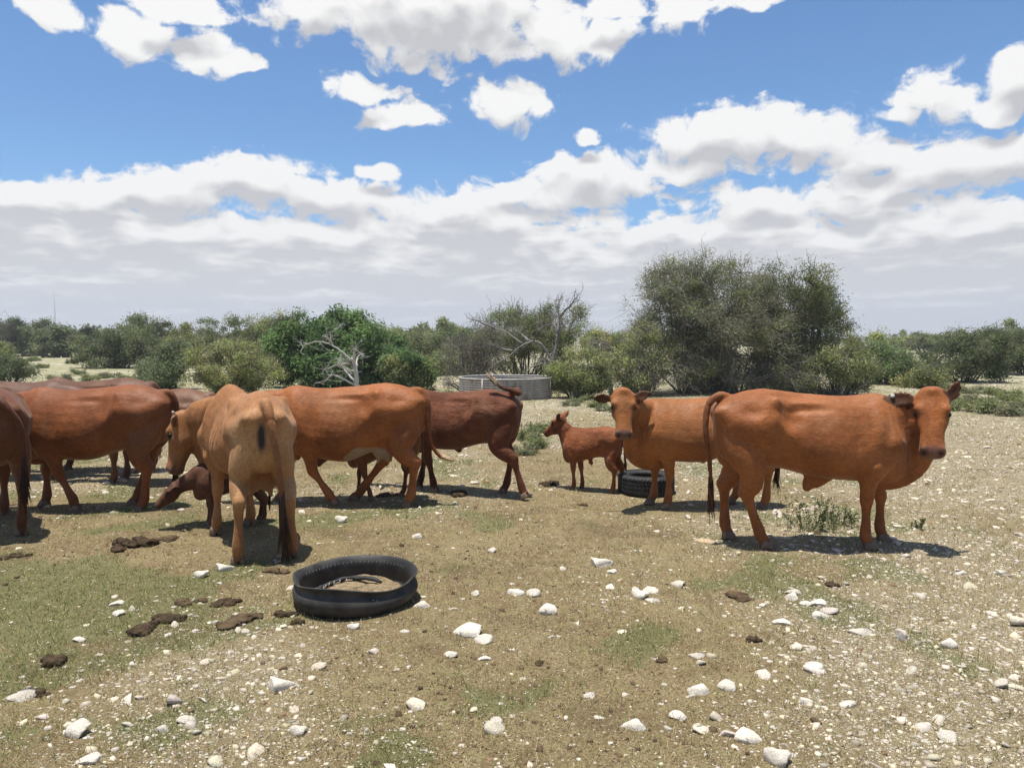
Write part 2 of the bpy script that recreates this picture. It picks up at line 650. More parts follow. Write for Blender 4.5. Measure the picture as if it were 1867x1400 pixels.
M_STONE = limestone_mat()
ICO1, ICO2, ICO3 = ico(1), ico(2), ico(3)
CHIP = (np.array([(x, y, z) for x in (-1, 1) for y in (-1, 1) for z in (-1, 1)]) * .72,
        np.array([(0, 1, 3), (0, 3, 2), (4, 6, 7), (4, 7, 5), (0, 4, 5), (0, 5, 1), (2, 3, 7), (2, 7, 6), (1, 5, 7), (1, 7, 3)]))     # open underneath


def stone_mesh(seed, name='stone', mat=None, src=ICO2, flat=.52):
    """a broken lump: a sphere cut by random planes and roughened"""
    r = np.random.RandomState(seed)
    V, T = src[0].copy(), src[1]
    for k in range(13):
        d = r.normal(size=3)
        d /= np.linalg.norm(d)
        h = r.uniform(.30, .74)
        s = V @ d
        V -= np.clip(s - h, 0, None)[:, None] * d * .97
    V *= (1 + .08 * vnoise3(V, 3.6, seed) + .045 * vnoise3(V, 9.0, seed + 1) + .025 * vnoise3(V, 22.0, seed + 2))[:, None]
    V *= np.array((1.0, r.uniform(.62, .95), flat * r.uniform(.75, 1.2)))
    V /= (V[:, 0].max() - V[:, 0].min())
    V[:, 2] -= V[:, 2].min()
    return np_mesh(name, V, T, None, (mat or M_STONE,))


def vnoise3(V, scale, seed):
    r = np.random.RandomState(seed)
    out = np.zeros(len(V))
    for k in range(6):
        d = r.normal(size=3)
        out += np.sin(V @ d * scale + r.uniform(0, 6.28))
    return out / 3.0


STONES = [stone_mesh(100 + i) for i in range(14)]
STONES3 = [stone_mesh(200 + i, src=ICO3) for i in range(10)]

# the stones one can point at: px, py of the foot, width in px, label
BIG = [
    (850, 1165, 54, 'largest white stone below and right of the feeding tyre', 2),
    (886, 1176, 33, 'white two-lobed stone touching the largest stone below the feeding tyre', 5),
    (827, 1202, 29, 'flat white stone, left of a pair below the two-lobed stone', 1),
    (888, 1204, 25, 'flat white stone, right of a pair below the two-lobed stone', 3),
    (768, 1105, 30, 'white stone leaning against the right side of the feeding tyre', 4),
    (640, 1148, 22, 'round white stone just in front of the feeding tyre', 6),
    (733, 1159, 20, 'small greyish stone in front of the feeding tyre, right of the round one', 7),
    (506, 1263, 46, 'jagged white stone in the left foreground with a small one beside it', 0),
    (534, 1258, 18, 'small white stone beside the jagged stone in the left foreground', 8),
    (34, 1276, 46, 'grey-sided white stone near the left edge with dung behind it', 9),
    (128, 1343, 40, 'flat white stone in the lower left corner area', 2),
    (163, 1396, 38, 'white stone cut by the bottom edge at lower left', 3),
    (292, 1334, 24, 'greyish upright stone in the lower left foreground', 4),
    (341, 1318, 30, 'flat white stone right of the greyish upright stone', 1),
    (536, 1342, 26, 'round white stone in the lower left, below the jagged stone', 6),
    (549, 1388, 18, 'small white stone close to the bottom edge, under the round one', 0),
    (907, 1325, 24, 'white stone alone in the middle foreground near the bottom', 5),
    (1075, 1268, 32, 'tilted stone with white top and dark shaded side in the foreground', 9),
    (1003, 1164, 18, 'small white stone right of the two-lobed stone', 8),
    (215, 1102, 24, 'white stone on the green grass at left, upper of two', 3),
    (207, 1123, 22, 'flat white stone on the green grass at left, lower of two', 2),
    (362, 1056, 24, 'white stone on the grass left of the feeding tyre', 6),
    (404, 1042, 28, 'white stone beside the left hind hoof of the tan cow', 0),
    (144, 1167, 20, 'white stone at left below the green grass patch', 1),
    (935, 1083, 34, 'flat white stone in the group right of the feeding tyre', 7),
    (866, 1084, 22, 'white stone, leftmost of the group right of the feeding tyre', 4),
    (975, 1086, 28, 'greyish white stone at the right end of the group by the feeding tyre', 5),
    (822, 1112, 24, 'white stone between the feeding tyre and the flat stone group', 8),
    (1001, 1119, 34, 'broad white stone under the group right of the feeding tyre', 2),
    (1098, 1036, 38, 'white rock between the feeding tyre and the chestnut bull, larger of two', 0),
    (1120, 1046, 20, 'small white stone touching the rock left of the chestnut bull', 3),
    (1163, 1089, 30, 'pale stone, left of a cluster in the middle distance', 6),
    (1194, 1096, 28, 'pale stone, right of a cluster in the middle distance', 9),
    (1302, 990, 48, 'flat tan rock at the hind hooves of the chestnut bull', 1),
    (1275, 1262, 36, 'white stone, left of a row in the right foreground', 4),
    (1327, 1258, 32, 'white stone, right of a row in the right foreground', 2),
    (1257, 1268, 24, 'small white stone at the left end of the row in the right foreground', 8),
    (1468, 1288, 30, 'white stone alone in the right foreground', 7),
    (1492, 1226, 30, 'white stone with a smaller stone at its left in the right half', 5),
    (1579, 1162, 40, 'grey white angular stone under the chestnut bull shadow, right half', 9),
    (1650, 1172, 32, 'pale stone right of the grey white angular stone', 0),
    (1730, 1182, 26, 'round white stone toward the right edge', 6),
    (1502, 1108, 26, 'white stone, right of a close pair below the bull', 3),
    (1478, 1107, 22, 'white stone, left of a close pair below the bull', 1),
    (1500, 1130, 28, 'flat white stone below the close pair', 2),
    (1448, 1096, 24, 'white stone left of the close pair below the bull', 4),
    (1752, 1051, 28, 'white stone to the right of the bull shadow', 8),
    (1830, 1050, 18, 'small white stone near the right edge level with the bull shadow', 0),
    (1415, 1391, 42, 'largest white rock at the bottom edge in the right half', 6),
    (1368, 1356, 44, 'long white rock just left of the largest rock at the bottom', 2),
    (1735, 1352, 30, 'domed white stone on green grass at lower right', 5),
    (1688, 1328, 22, 'small pale stone up and left of the domed stone at lower right', 7),
    (1276, 1200, 30, 'grey stone in the middle right foreground', 9),
    (1158, 1330, 42, 'pale stone at the bottom centre right', 4),
    (1243, 1308, 28, 'pale stone amid rubble at the bottom centre right', 1),
    (1436, 1140, 32, 'buff stone in the gravel below the bull', 3),
    (617, 953, 22, 'white stone under the hind hoof of the walking chestnut cow', 6),
    (682, 940, 16, 'small round white stone in front of the walking chestnut cow', 8),
    (895, 1009, 18, 'white stone in the middle ground below the dark red cow', 2),
]
R_ = random.Random(7)
n_st = 0
for (px, py, w, lab, k) in BIG:
    p = gp(px, py)
    D = math.hypot(p.x, p.y)
    W = w * math.hypot(D, CAMH) / FPX * 1.02
    o = link('limestone_rock', STONES3[k % 10])
    z = gz(p.x, p.y)
    o.location = (p.x, p.y + W * .3, z - W * .24)
    o.rotation_euler = (R_.uniform(-.2, .2), R_.uniform(-.2, .2), R_.uniform(-.5, .5))
    o.scale = (W, W, W * R_.uniform(.85, 1.15))
    t = R_.uniform(.92, 1.08)
    o.color = (t, t, t, 1)
    if 'tan rock' in lab:
        o.color = (.72, .58, .45, 1)
        o.scale.z = W * .6
    if 'grey' in lab or 'dark' in lab:
        o.color = (.85, .84, .84, 1)
    tag(o, lab, 'stone', 'white limestone rocks on the ground')
    n_st += 1

# the unremarkable ones, sorted by where they lie
def stone_zone(x, y):
    px = 933.5 + FPX * x / y
    if y > 9.5:
        return 'small white stone on the far stony ground between the cattle and the bushes'
    if y > 6.6:
        return 'small white stone on the ground among the standing cattle'
    if px > 1240:
        return 'small white stone in the gravel on the right side'
    if px > 780:
        return 'small white stone on the open ground in the middle foreground'
    return 'small white stone on the soil of the left foreground'


rs = np.random.RandomState(12)
cnt = 0
while cnt < 240:
    y = math.exp(rs.uniform(math.log(3.0), math.log(13)))
    x = rs.uniform(-.68, .68) * y
    if rs.uniform() > float(stony_mask(x, y)):
        continue
    o = link('limestone_stone', STONES[rs.randint(14)])
    W = min(.12, (.036 + .034 * rs.exponential()) * (1 + .05 * y))
    o.location = (x, y, gz(x, y) - W * .22)
    o.rotation_euler = (rs.uniform(-.3, .3), rs.uniform(-.3, .3), rs.uniform(0, 6.28))
    o.scale = (W, W, W * rs.uniform(.6, 1.1))
    t = rs.uniform(.78, 1.08)
    o.color = (t, t * rs.uniform(.94, 1), t * rs.uniform(.86, 1), 1)
    tag(o, stone_zone(x, y), 'stone', stone_zone(x, y))
    cnt += 1


def scatter_pebbles():
    r = np.random.RandomState(5)
    N = 70000
    y = np.exp(r.uniform(math.log(2.4), math.log(32), N))
    x = r.uniform(-.72, .72, N) * y
    keep = r.uniform(size=N) < stony_mask(x, y) ** 1.7
    x, y = x[keep], y[keep]
    N = len(x)
    bV, bT = CHIP
    size = (.0016 + .0024 * r.exponential(size=N)) * (1 + .15 * y)
    size = np.minimum(size, .03)
    ang = r.uniform(0, 6.28, N)
    sc = np.stack([r.uniform(.8, 1.3, N), r.uniform(.55, 1.0, N), r.uniform(.35, .7, N)], -1)
    P = (bV[None] + r.uniform(-.38, .38, (N, len(bV), 3))) * sc[:, None] * size[:, None, None]
    c, s = np.cos(ang)[:, None], np.sin(ang)[:, None]
    X = P[..., 0] * c - P[..., 1] * s + x[:, None]
    Y = P[..., 0] * s + P[..., 1] * c + y[:, None]
    Z = P[..., 2] + (ground_z(x, y) + size * .12)[:, None]
    V = np.stack([X, Y, Z], -1).reshape(-1, 3)
    T = (bT[None] + (np.arange(N) * len(bV))[:, None, None]).reshape(-1, 3)
    t = r.uniform(.35, 1.05, N) ** .8
    pal = np.stack([.64 * t, .585 * t * r.uniform(.92, 1, N), .485 * t * r.uniform(.8, 1, N)], -1)
    brown = r.uniform(size=N) < .06
    pal[brown] = np.array((.20, .13, .075)) * r.uniform(.7, 1.3, (brown.sum(), 1))
    C = np.repeat(pal, len(bV), 0)
    me = np_mesh('gravel', V, T, None, (tint_mat('gravel_stone', .9, spec=.12),), C)
    tag(link('gravel', me), 'white and buff limestone gravel strewn over the soil', 'gravel', kind='stuff')


scatter_pebbles()


def scatter_grass():
    r = np.random.RandomState(9)
    # tufts first, blades in them
    NT_ = 100000
    y = np.exp(r.uniform(math.log(2.4), math.log(30), NT_))
    x = r.uniform(-.72, .72, NT_) * y
    gm = green_mask(x, y)
    keep = r.uniform(size=NT_) < .44 + .46 * gm
    x, y, gm = x[keep], y[keep], gm[keep]
    n = len(x)
    nb = 5
    big = r.uniform(size=n) ** 2
    tx = np.repeat(x, nb)
    ty = np.repeat(y, nb)
    tg = np.repeat(gm, nb)
    tb = np.repeat(big, nb)
    N = len(tx)
    spread = (.012 + .022 * tb) * (1 + .06 * ty)
    bx = tx + r.normal(size=N) * spread
    by = ty + r.normal(size=N) * spread
    h = (.006 + .013 * tb + .008 * r.exponential(size=N)) * (1 + .04 * ty)
    w = .00105 * (1 + .26 * ty) * r.uniform(.6, 1.4, N)
    a = r.uniform(0, 6.28, N)
    lean = r.uniform(.2, 1.3, N)
    z = ground_z(bx, by) - .002
    dx, dy = np.cos(a), np.sin(a)
    sx, sy = -dy * w, dx * w
    # most blades face the light edge-on differently: turn their width at random
    q = r.uniform(0, 6.28, N)
    sx, sy = np.cos(q) * w, np.sin(q) * w
    S = np.stack([sx, sy, np.zeros(N)], -1)
    B0 = np.stack([bx, by, z], -1)
    tip = B0 + np.stack([dx * h * lean, dy * h * lean, h * np.clip(1.05 - .35 * lean, .3, 1)], -1)
    V = np.stack([B0 - S, B0 + S, tip], 1).reshape(-1, 3)
    T = np.arange(N * 3).reshape(-1, 3)
    dry = r.uniform(size=N) > (.15 + .50 * tg)
    g1 = np.array((.155, .190, .062)) * r.uniform(.7, 1.4, (N, 1)) * np.stack([r.uniform(.8, 1.35, N), np.ones(N), r.uniform(.7, 1.2, N)], -1)
    d1 = np.array((.36, .285, .135)) * r.uniform(.55, 1.25, (N, 1))
    C = np.repeat(np.where(dry[:, None], d1, g1), 3, 0)
    me = np_mesh('grass', V, T, None, (tint_mat('grass_blade', .8, .25),), C)
    tag(link('grass', me), 'short sparse grass, partly green and partly dry', 'grass', kind='stuff')


scatter_grass()


def scatter_litter():
    """dry straw and trodden dung crumbs"""
    r = np.random.RandomState(19)
    N = 14000
    y = np.exp(r.uniform(math.log(2.4), math.log(14), N))
    x = r.uniform(-.72, .72, N) * y
    L = r.uniform(.012, .055, N) * (1 + .05 * y)
    a = r.uniform(0, 6.28, N)
    w = .0007 * (1 + .2 * y)
    d = np.stack([np.cos(a), np.sin(a), r.uniform(-.08, .22, N)], -1)
    s_ = np.stack([-np.sin(a), np.cos(a), np.zeros(N)], -1)
    P = np.stack([x, y, ground_z(x, y) + .004], -1)
    V = np.stack([P - s_ * w[:, None], P + s_ * w[:, None], P + d * L[:, None]], 1).reshape(-1, 3)
    T = np.arange(N * 3).reshape(-1, 3)
    C = np.repeat(np.array((.44, .36, .21)) * r.uniform(.45, 1.15, (N, 1)), 3, 0)
    bV, bT = CHIP
    M = 9000
    y = np.exp(r.uniform(math.log(2.5), math.log(9), M))
    x = r.uniform(-.70, .45, M) * y
    keep = r.uniform(size=M) < np.clip(.25 + sines(x, y, 1.4, 55, 3), .05, 1)
    x, y = x[keep], y[keep]
    M = len(x)
    sz = (.0014 + .0020 * r.exponential(size=M)) * (1 + .1 * y)
    Pd = (bV[None] + r.uniform(-.4, .4, (M, len(bV), 3))) * np.minimum(sz, .035)[:, None, None] * np.array((1, 1, .6))
    Pd += np.stack([x, y, ground_z(x, y) + sz * .1], -1)[:, None]
    T2 = (bT[None] + (np.arange(M) * len(bV))[:, None, None]).reshape(-1, 3) + len(V)
    C2 = np.repeat(np.array((.11, .075, .045)) * r.uniform(.6, 1.6, (M, 1)), len(bV), 0)
    me = np_mesh('litter', np.vstack([V, Pd.reshape(-1, 3)]), np.vstack([T, T2]), None, (tint_mat('straw_and_crumbs', .9, spec=.1),), np.vstack([C, C2]))
    tag(link('litter', me), 'dry straw and crumbs of trodden dung on the soil', 'litter', kind='stuff')


scatter_litter()

# ------------------------------------------------------------------ cattle
# Standard animal: faces +X, rear (pin bones) at x = 0, point of shoulder near x = 1.5, Y to its left, metres.
#            x     top    bot   halfw  wide-at  p_top p_bot
TORSO = np.array([
    (-0.020, 1.100, 0.840, 0.085, 0.66, 2.0, 2.0),
    (0.015, 1.150, 0.740, 0.150, 0.66, 2.0, 2.0),
    (0.090, 1.195, 0.670, 0.210, 0.62, 1.8, 2.0),
    (0.200, 1.235, 0.640, 0.240, 0.60, 1.65, 2.0),
    (0.330, 1.258, 0.625, 0.262, 0.62, 1.60, 2.0),
    (0.430, 1.256, 0.622, 0.264, 0.60, 1.60, 2.1),
    (0.560, 1.238, 0.606, 0.248, 0.42, 1.70, 2.2),
    (0.720, 1.222, 0.560, 0.275, 0.36, 1.75, 2.2),
    (0.880, 1.210, 0.538, 0.290, 0.36, 1.80, 2.2),
    (1.020, 1.204, 0.528, 0.278, 0.37, 1.72, 2.2),
    (1.160, 1.210, 0.522, 0.258, 0.40, 1.65, 2.1),
    (1.280, 1.212, 0.505, 0.230, 0.42, 1.65, 2.0),
    (1.390, 1.175, 0.495, 0.185, 0.45, 1.75, 2.0),
    (1.470, 1.090, 0.540, 0.120, 0.48, 2.00, 2.0),
    (1.510, 1.000, 0.640, 0.060, 0.50, 2.00, 2.0),
])


def torso(g, belly=0.0, fat=1.0, hump=0.0, bend=None):
    S = catmull(TORSO, 3)
    th = np.linspace(0, 2 * np.pi, 32, endpoint=False)
    c, s = np.cos(th), np.sin(th)
    rings = []
    for (x, zt, zb, w, tm, pt, pb) in S:
        sag = belly * math.exp(-((x - 0.72) / 0.33) ** 2)
        zb = zb - sag
        w = w * fat * (1 + 0.35 * sag)
        zt = zt + hump * math.exp(-((x - 1.22) / 0.15) ** 2)
        zm = zb + tm * (zt - zb)
        p = np.where(s > 0, pt, pb)
        y = w * np.sign(c) * np.abs(c) ** (2 / p)
        z = zm + np.where(s > 0, zt - zm, zm - zb) * np.sign(s) * np.abs(s) ** (2 / p)
        rings.append(np.stack([np.full_like(y, x), y, z], -1))
    g.loft(rings)


def foreleg(g, side, pose, k=1.0, splay=0.0):
    """pose: elbow x, knee (x, z), fetlock (x, z), hoof (x, z)"""
    ex, kn, fe, ho = pose
    s = side
    mid = ((ex + kn[0]) / 2, (0.64 + kn[1]) / 2)
    cn = ((kn[0] + fe[0]) / 2, (kn[1] + fe[1]) / 2)
    ho_y, kn_y = .13 + splay, .135 + splay * .45
    pts = [(1.19, s * .12, 1.03, .10, .05), (1.29, s * .155, .86, .135, .075), (ex + .045, s * .165, .70, .122, .082),
           (ex + .01, s * .163, .61, .098, .074), (mid[0], s * .150, mid[1] + .02, .074, .060), (mid[0] * .45 + kn[0] * .55, s * (.143 + splay * .3), mid[1] * .45 + kn[1] * .55, .056, .050),
           (kn[0], s * kn_y, kn[1], .054, .050), (kn[0] * .6 + cn[0] * .4, s * (kn_y * .6 + ho_y * .4), kn[1] * .6 + cn[1] * .4, .041, .038), (cn[0], s * (kn_y + ho_y) / 2, cn[1], .032, .030),
           (fe[0], s * ho_y, fe[1], .046, .042), ((fe[0] + ho[0]) / 2, s * ho_y, (fe[1] + ho[1]) / 2, .042, .039), (ho[0], s * ho_y, ho[1] + .035, .050, .047)]
    P = np.array(pts)
    P[4:, 3:] *= k
    g.limb(P)


def hindleg(g, side, pose, k=1.0, splay=0.0):
    """pose: stifle x, hock (x, z), fetlock (x, z), hoof (x, z)"""
    sx, hk, fe, ho = pose
    s = side
    ga = (sx * .45 + hk[0] * .55 + .012, .61 * .45 + hk[1] * .55)
    cn = ((hk[0] + fe[0]) / 2, (hk[1] + fe[1]) / 2)
    ho_y, hk_y = .15 + splay, .157 + splay * .5
    pts = [(.22, s * .085, 1.06, .16, .07), (.210, s * .112, .92, .195, .090), (.195 + (sx - .24) * .5, s * .130, .79, .172, .100),
           (.205 + (sx - .24) * .85, s * .148, .69, .140, .094), (sx - .012, s * .158, .61, .100, .080), (ga[0], s * (.163 + splay * .3), ga[1], .094, .066), (hk[0] * .8 + ga[0] * .2, s * (.16 + splay * .4), hk[1] * .8 + ga[1] * .2, .075, .052),
           (hk[0], s * hk_y, hk[1], .067, .050), (hk[0] * .7 + cn[0] * .3, s * (hk_y * .7 + ho_y * .3), hk[1] * .7 + cn[1] * .3, .049, .040), (cn[0], s * (hk_y + ho_y) / 2, cn[1], .036, .031),
           (fe[0], s * ho_y, fe[1], .048, .043), ((fe[0] + ho[0]) / 2, s * ho_y, (fe[1] + ho[1]) / 2, .043, .039), (ho[0], s * ho_y, ho[1] + .035, .052, .047)]
    P = np.array(pts)
    P[4:, 3:] *= k
    g.limb(P)


#        u      top    bottom  halfw  wide-at
HEAD = np.array([
    (-0.075, -0.040, -0.140, 0.050, 0.5),
    (-0.045, -0.004, -0.185, 0.086, 0.6),
    (0.000, 0.014, -0.215, 0.104, 0.7),
    (0.060, 0.016, -0.238, 0.114, 0.72),
    (0.120, 0.012, -0.245, 0.122, 0.72),
    (0.170, 0.004, -0.244, 0.124, 0.70),
    (0.220, -0.006, -0.232, 0.113, 0.66),
    (0.290, -0.018, -0.208, 0.096, 0.62),
    (0.350, -0.028, -0.190, 0.087, 0.58),
    (0.400, -0.036, -0.180, 0.086, 0.56),
    (0.440, -0.042, -0.178, 0.092, 0.54),
    (0.472, -0.054, -0.174, 0.090, 0.52),
    (0.498, -0.074, -0.158, 0.066, 0.5),
])


class HeadFrame:
    def __init__(self, poll, fwd, up, scale=1.0, short=1.0):
        self.short = short
        self.o = np.array(poll, float)
        f = np.array(fwd, float)
        f /= np.linalg.norm(f)
        u = np.array(up, float)
        u -= f * (u @ f)
        u /= np.linalg.norm(u)
        self.f, self.u, self.s = f, u, scale
        self.w = np.cross(u, f)          # the animal's left

    def p(self, a, b, c):
        """a along the face, b towards the animal's left, c out of the forehead"""
        a = np.where(a > .2, .2 + (a - .2) * self.short, a)
        return self.o + self.s * (a * self.f + b * self.w + c * self.u)

    def loc(self, V):
        d = (V - self.o) / self.s
        a = d @ self.f
        return np.where(a > .2, .2 + (a - .2) / self.short, a), d @ self.w, d @ self.u


def head(g, H, ears):
    S = catmull(HEAD, 3)
    th = np.linspace(0, 2 * np.pi, 24, endpoint=False)
    c, s = np.cos(th), np.sin(th)
    rings = []
    for (a, t, bt, w, tm) in S:
        zm = bt + tm * (t - bt)
        p = 2.3
        y = w * np.sign(c) * np.abs(c) ** (2 / p)
        y = y * np.where(s < 0, 1 - 0.25 * np.abs(s), 1)
        z = zm + np.where(s > 0, t - zm, zm - bt) * np.sign(s) * np.abs(s) ** (2 / p)
        rings.append([H.p(a, yy, zz) for yy, zz in zip(y, z)])
    g.loft(rings)
    # ears: cupped leaves; each one given as (out, back, up) direction of its tip and how it opens
    for side, (tip, face) in zip((1, -1), ears):
        root = H.p(0.055, side * 0.098, -0.055)
        td = tip[0] * side * H.w + tip[1] * H.f + tip[2] * H.u
        td /= np.linalg.norm(td)
        fd = face[0] * side * H.w + face[1] * H.f + face[2] * H.u
        fd -= td * (fd @ td)
        fd /= np.linalg.norm(fd)
        wd = np.cross(td, fd)
        rr = []
        for t, wd_, cup in ((-.02, .026, .0), (.02, .034, .004), (.06, .052, .012), (.11, .062, .016), (.155, .050, .012), (.19, .028, .006), (.21, .010, .0)):
            ring = []
            for q in np.linspace(0, 2 * np.pi, 14, endpoint=False):
                x, y = math.cos(q) * wd_, math.sin(q) * 0.0125
                bow = cup * ((x / wd_) ** 2 * 1.6 - 0.8)
                ring.append(root + H.s * (td * t + wd * x + fd * (y + bow)))
            rr.append(ring)
        g.loft(rr)


def taubin(V, E, it, lam=0.5, mu=-0.53):
    n = len(V)
    deg = np.bincount(E.ravel(), minlength=n)[:, None].astype(float)
    deg[deg == 0] = 1
    for k in range(it):
        for f in (lam, mu):
            acc = np.zeros_like(V)
            for ax in range(3):
                acc[:, ax] = np.bincount(E[:, 0], weights=V[E[:, 1], ax], minlength=n) + np.bincount(E[:, 1], weights=V[E[:, 0], ax], minlength=n)
            V = V + f * (acc / deg - V)
    return V


def vnormals(me):
    n = np.empty(len(me.vertices) * 3, dtype=np.float32)
    me.vertex_normals.foreach_get('vector', n)
    return n.reshape(-1, 3).astype(float)


def vnoise(V, scale, seed=0):
    """cheap smooth noise made of sines, -1..1"""
    r = np.random.RandomState(seed)
    out = np.zeros(len(V))
    for k in range(7):
        d = r.normal(size=3)
        d /= np.linalg.norm(d)
        out += np.sin(V @ d * scale * (1 + 0.35 * k) + r.uniform(0, 6.28)) / (1 + 0.25 * k)
    return out / 3.2


BUMPS = [  # centre, radii, height along the normal; mirrored left and right
    ((0.42, .225, 1.165), (.055, 0.12, .045), .042),      # hook bone
    ((0.02, .105, 1.070), (.06, .05, .05), .034),        # pin bone
    ((0.545, .24, 1.045), (.075, 0.16, .095), -.036),     # hollow of the flank
    ((0.68, .20, 1.150), (.15, 0.15, .020), .012),        # loin edge
    ((0.68, .22, 1.105), (.15, 0.15, .026), -.013),
    ((0.30, .24, .93), (.09, 0.15, .10), .014),
    ((0.45, .25, .92), (.035, 0.15, .12), -.014),
    ((0.23, .19, 1.09), (.09, 0.15, .055), -.020),
    ((0.53, .26, .80), (.07, 0.15, .16), -.020),         # in front of the thigh
    ((0.36, .24, .74), (.08, 0.15, .10), .018),          # stifle
    ((1.22, .20, 1.00), (.05, 0.15, .17), .018),         # shoulder blade
    ((1.31, .20, .84), (.07, 0.15, .09), .020),          # point of the shoulder
    ((1.04, .27, .84), (.07, 0.15, .20), -.024),         # behind the shoulder
    ((1.17, .21, .66), (.05, 0.15, .05), .016),          # elbow
    ((1.42, .15, .98), (.06, 0.15, .14), -.016),
    ((0.80, .29, .84), (.14, 0.15, .18), .012),          # last ribs
    ((0.60, .10, 1.205), (.25, .06, .03), -.010),
]


def coat_mat(name, bump=0.35, bscale=60.0, dark=0.74, rough=0.55):
    m, b, bs, out = new_mat(name)
    a = b.n('ShaderNodeAttribute')
    a.attribute_name = 'tint'
    tc = b.n('ShaderNodeTexCoord')
    oi = b.n('ShaderNodeObjectInfo')
    v = b.vmath('ADD', tc.outputs['Object'], b.vmath('MULTIPLY', oi.outputs['Location'], (3.1, 2.3, 0)))
    f1 = b.noise(v, 3.4, 5, 0.62)
    # hair lies backwards and down: noise stretched along the body
    st = b.vmath('MULTIPLY', v, (0.45, 1.0, 0.8))
    f2 = b.noise(st, bscale, 5, 0.68)
    f3 = b.noise(v, 1.6, 6, 0.70)
    f4 = b.noise(b.vmath('MULTIPLY', v, (1.0, 1.0, 0.35)), 11.0, 4, 0.65)
    col = a.outputs['Color']

    def mul(c, k, f):
        return b.mixc(f, c, b.mixc(1.0, c, k, 'MULTIPLY'))
    c = mul(col, (dark, dark * .97, dark * .95, 1), b.smooth(f1, 0.35, 0.68))
    c = mul(c, (0.60, 0.56, 0.52, 1), b.math('MULTIPLY', b.smooth(f2, 0.42, 0.68), 0.55))
    c = mul(c, (1.35, 1.35, 1.40, 1), b.math('MULTIPLY', b.smooth(f2, 0.52, 0.30), 0.38))
    # dust and dried dirt
    c = b.mixc(b.math('MULTIPLY', b.smooth(f3, 0.52, 0.72), 0.20), c, (0.27, 0.185, 0.11, 1))
    c = mul(c, (0.55, 0.52, 0.50, 1), b.math('MULTIPLY', b.smooth(f4, 0.58, 0.72), 0.42))
    b.put(bs.inputs['Base Color'], c)
    b.put(bs.inputs['Roughness'], b.smooth(f1, 0.3, 0.7, rough - .12, rough + .12))
    bs.inputs['Specular IOR Level'].default_value = 0.20
    bs.inputs['Sheen Weight'].default_value = 0.14
    bs.inputs['Sheen Roughness'].default_value = 0.4
    bs.inputs['Sheen Tint'].default_value = (1.0, 0.75, 0.55, 1)
    bp = b.n('ShaderNodeBump')
    bp.inputs['Strength'].default_value = bump
    bp.inputs['Distance'].default_value = 0.014
    b.put(bp.inputs['Height'], b.math('ADD', f2, b.math('MULTIPLY', f1, 0.9)))
    b.put(bs.inputs['Normal'], bp.outputs[0])
    return m


M_COAT = coat_mat('sleek_coat')
M_CURLY = coat_mat('curly_coat', bump=0.9, bscale=38.0, dark=0.6, rough=0.68)
M_EYE = simple_mat('eye_dark', (0.006, 0.004, 0.003), rough=0.3, spec=0.3)
M_HOOF = simple_mat('hoof_horn', (0.20, 0.14, 0.10), rough=0.7, noise_scale=18, var=0.5, bump=0.3)
M_HORN = simple_mat('horn', (0.42, 0.36, 0.28), rough=0.45, noise_scale=14, var=0.4)
M_HAIR = tint_mat('tail_hair', rough=0.6)

STAND_F = (1.17, (1.18, .38), (1.18, .12), (1.22, 0))
STAND_H = (.24, (.08, .44), (.10, .13), (.14, 0))
EARS = (((1, -.25, -.30), (0, .9, .45)), ((1, -.25, -.30), (0, .9, .45)))


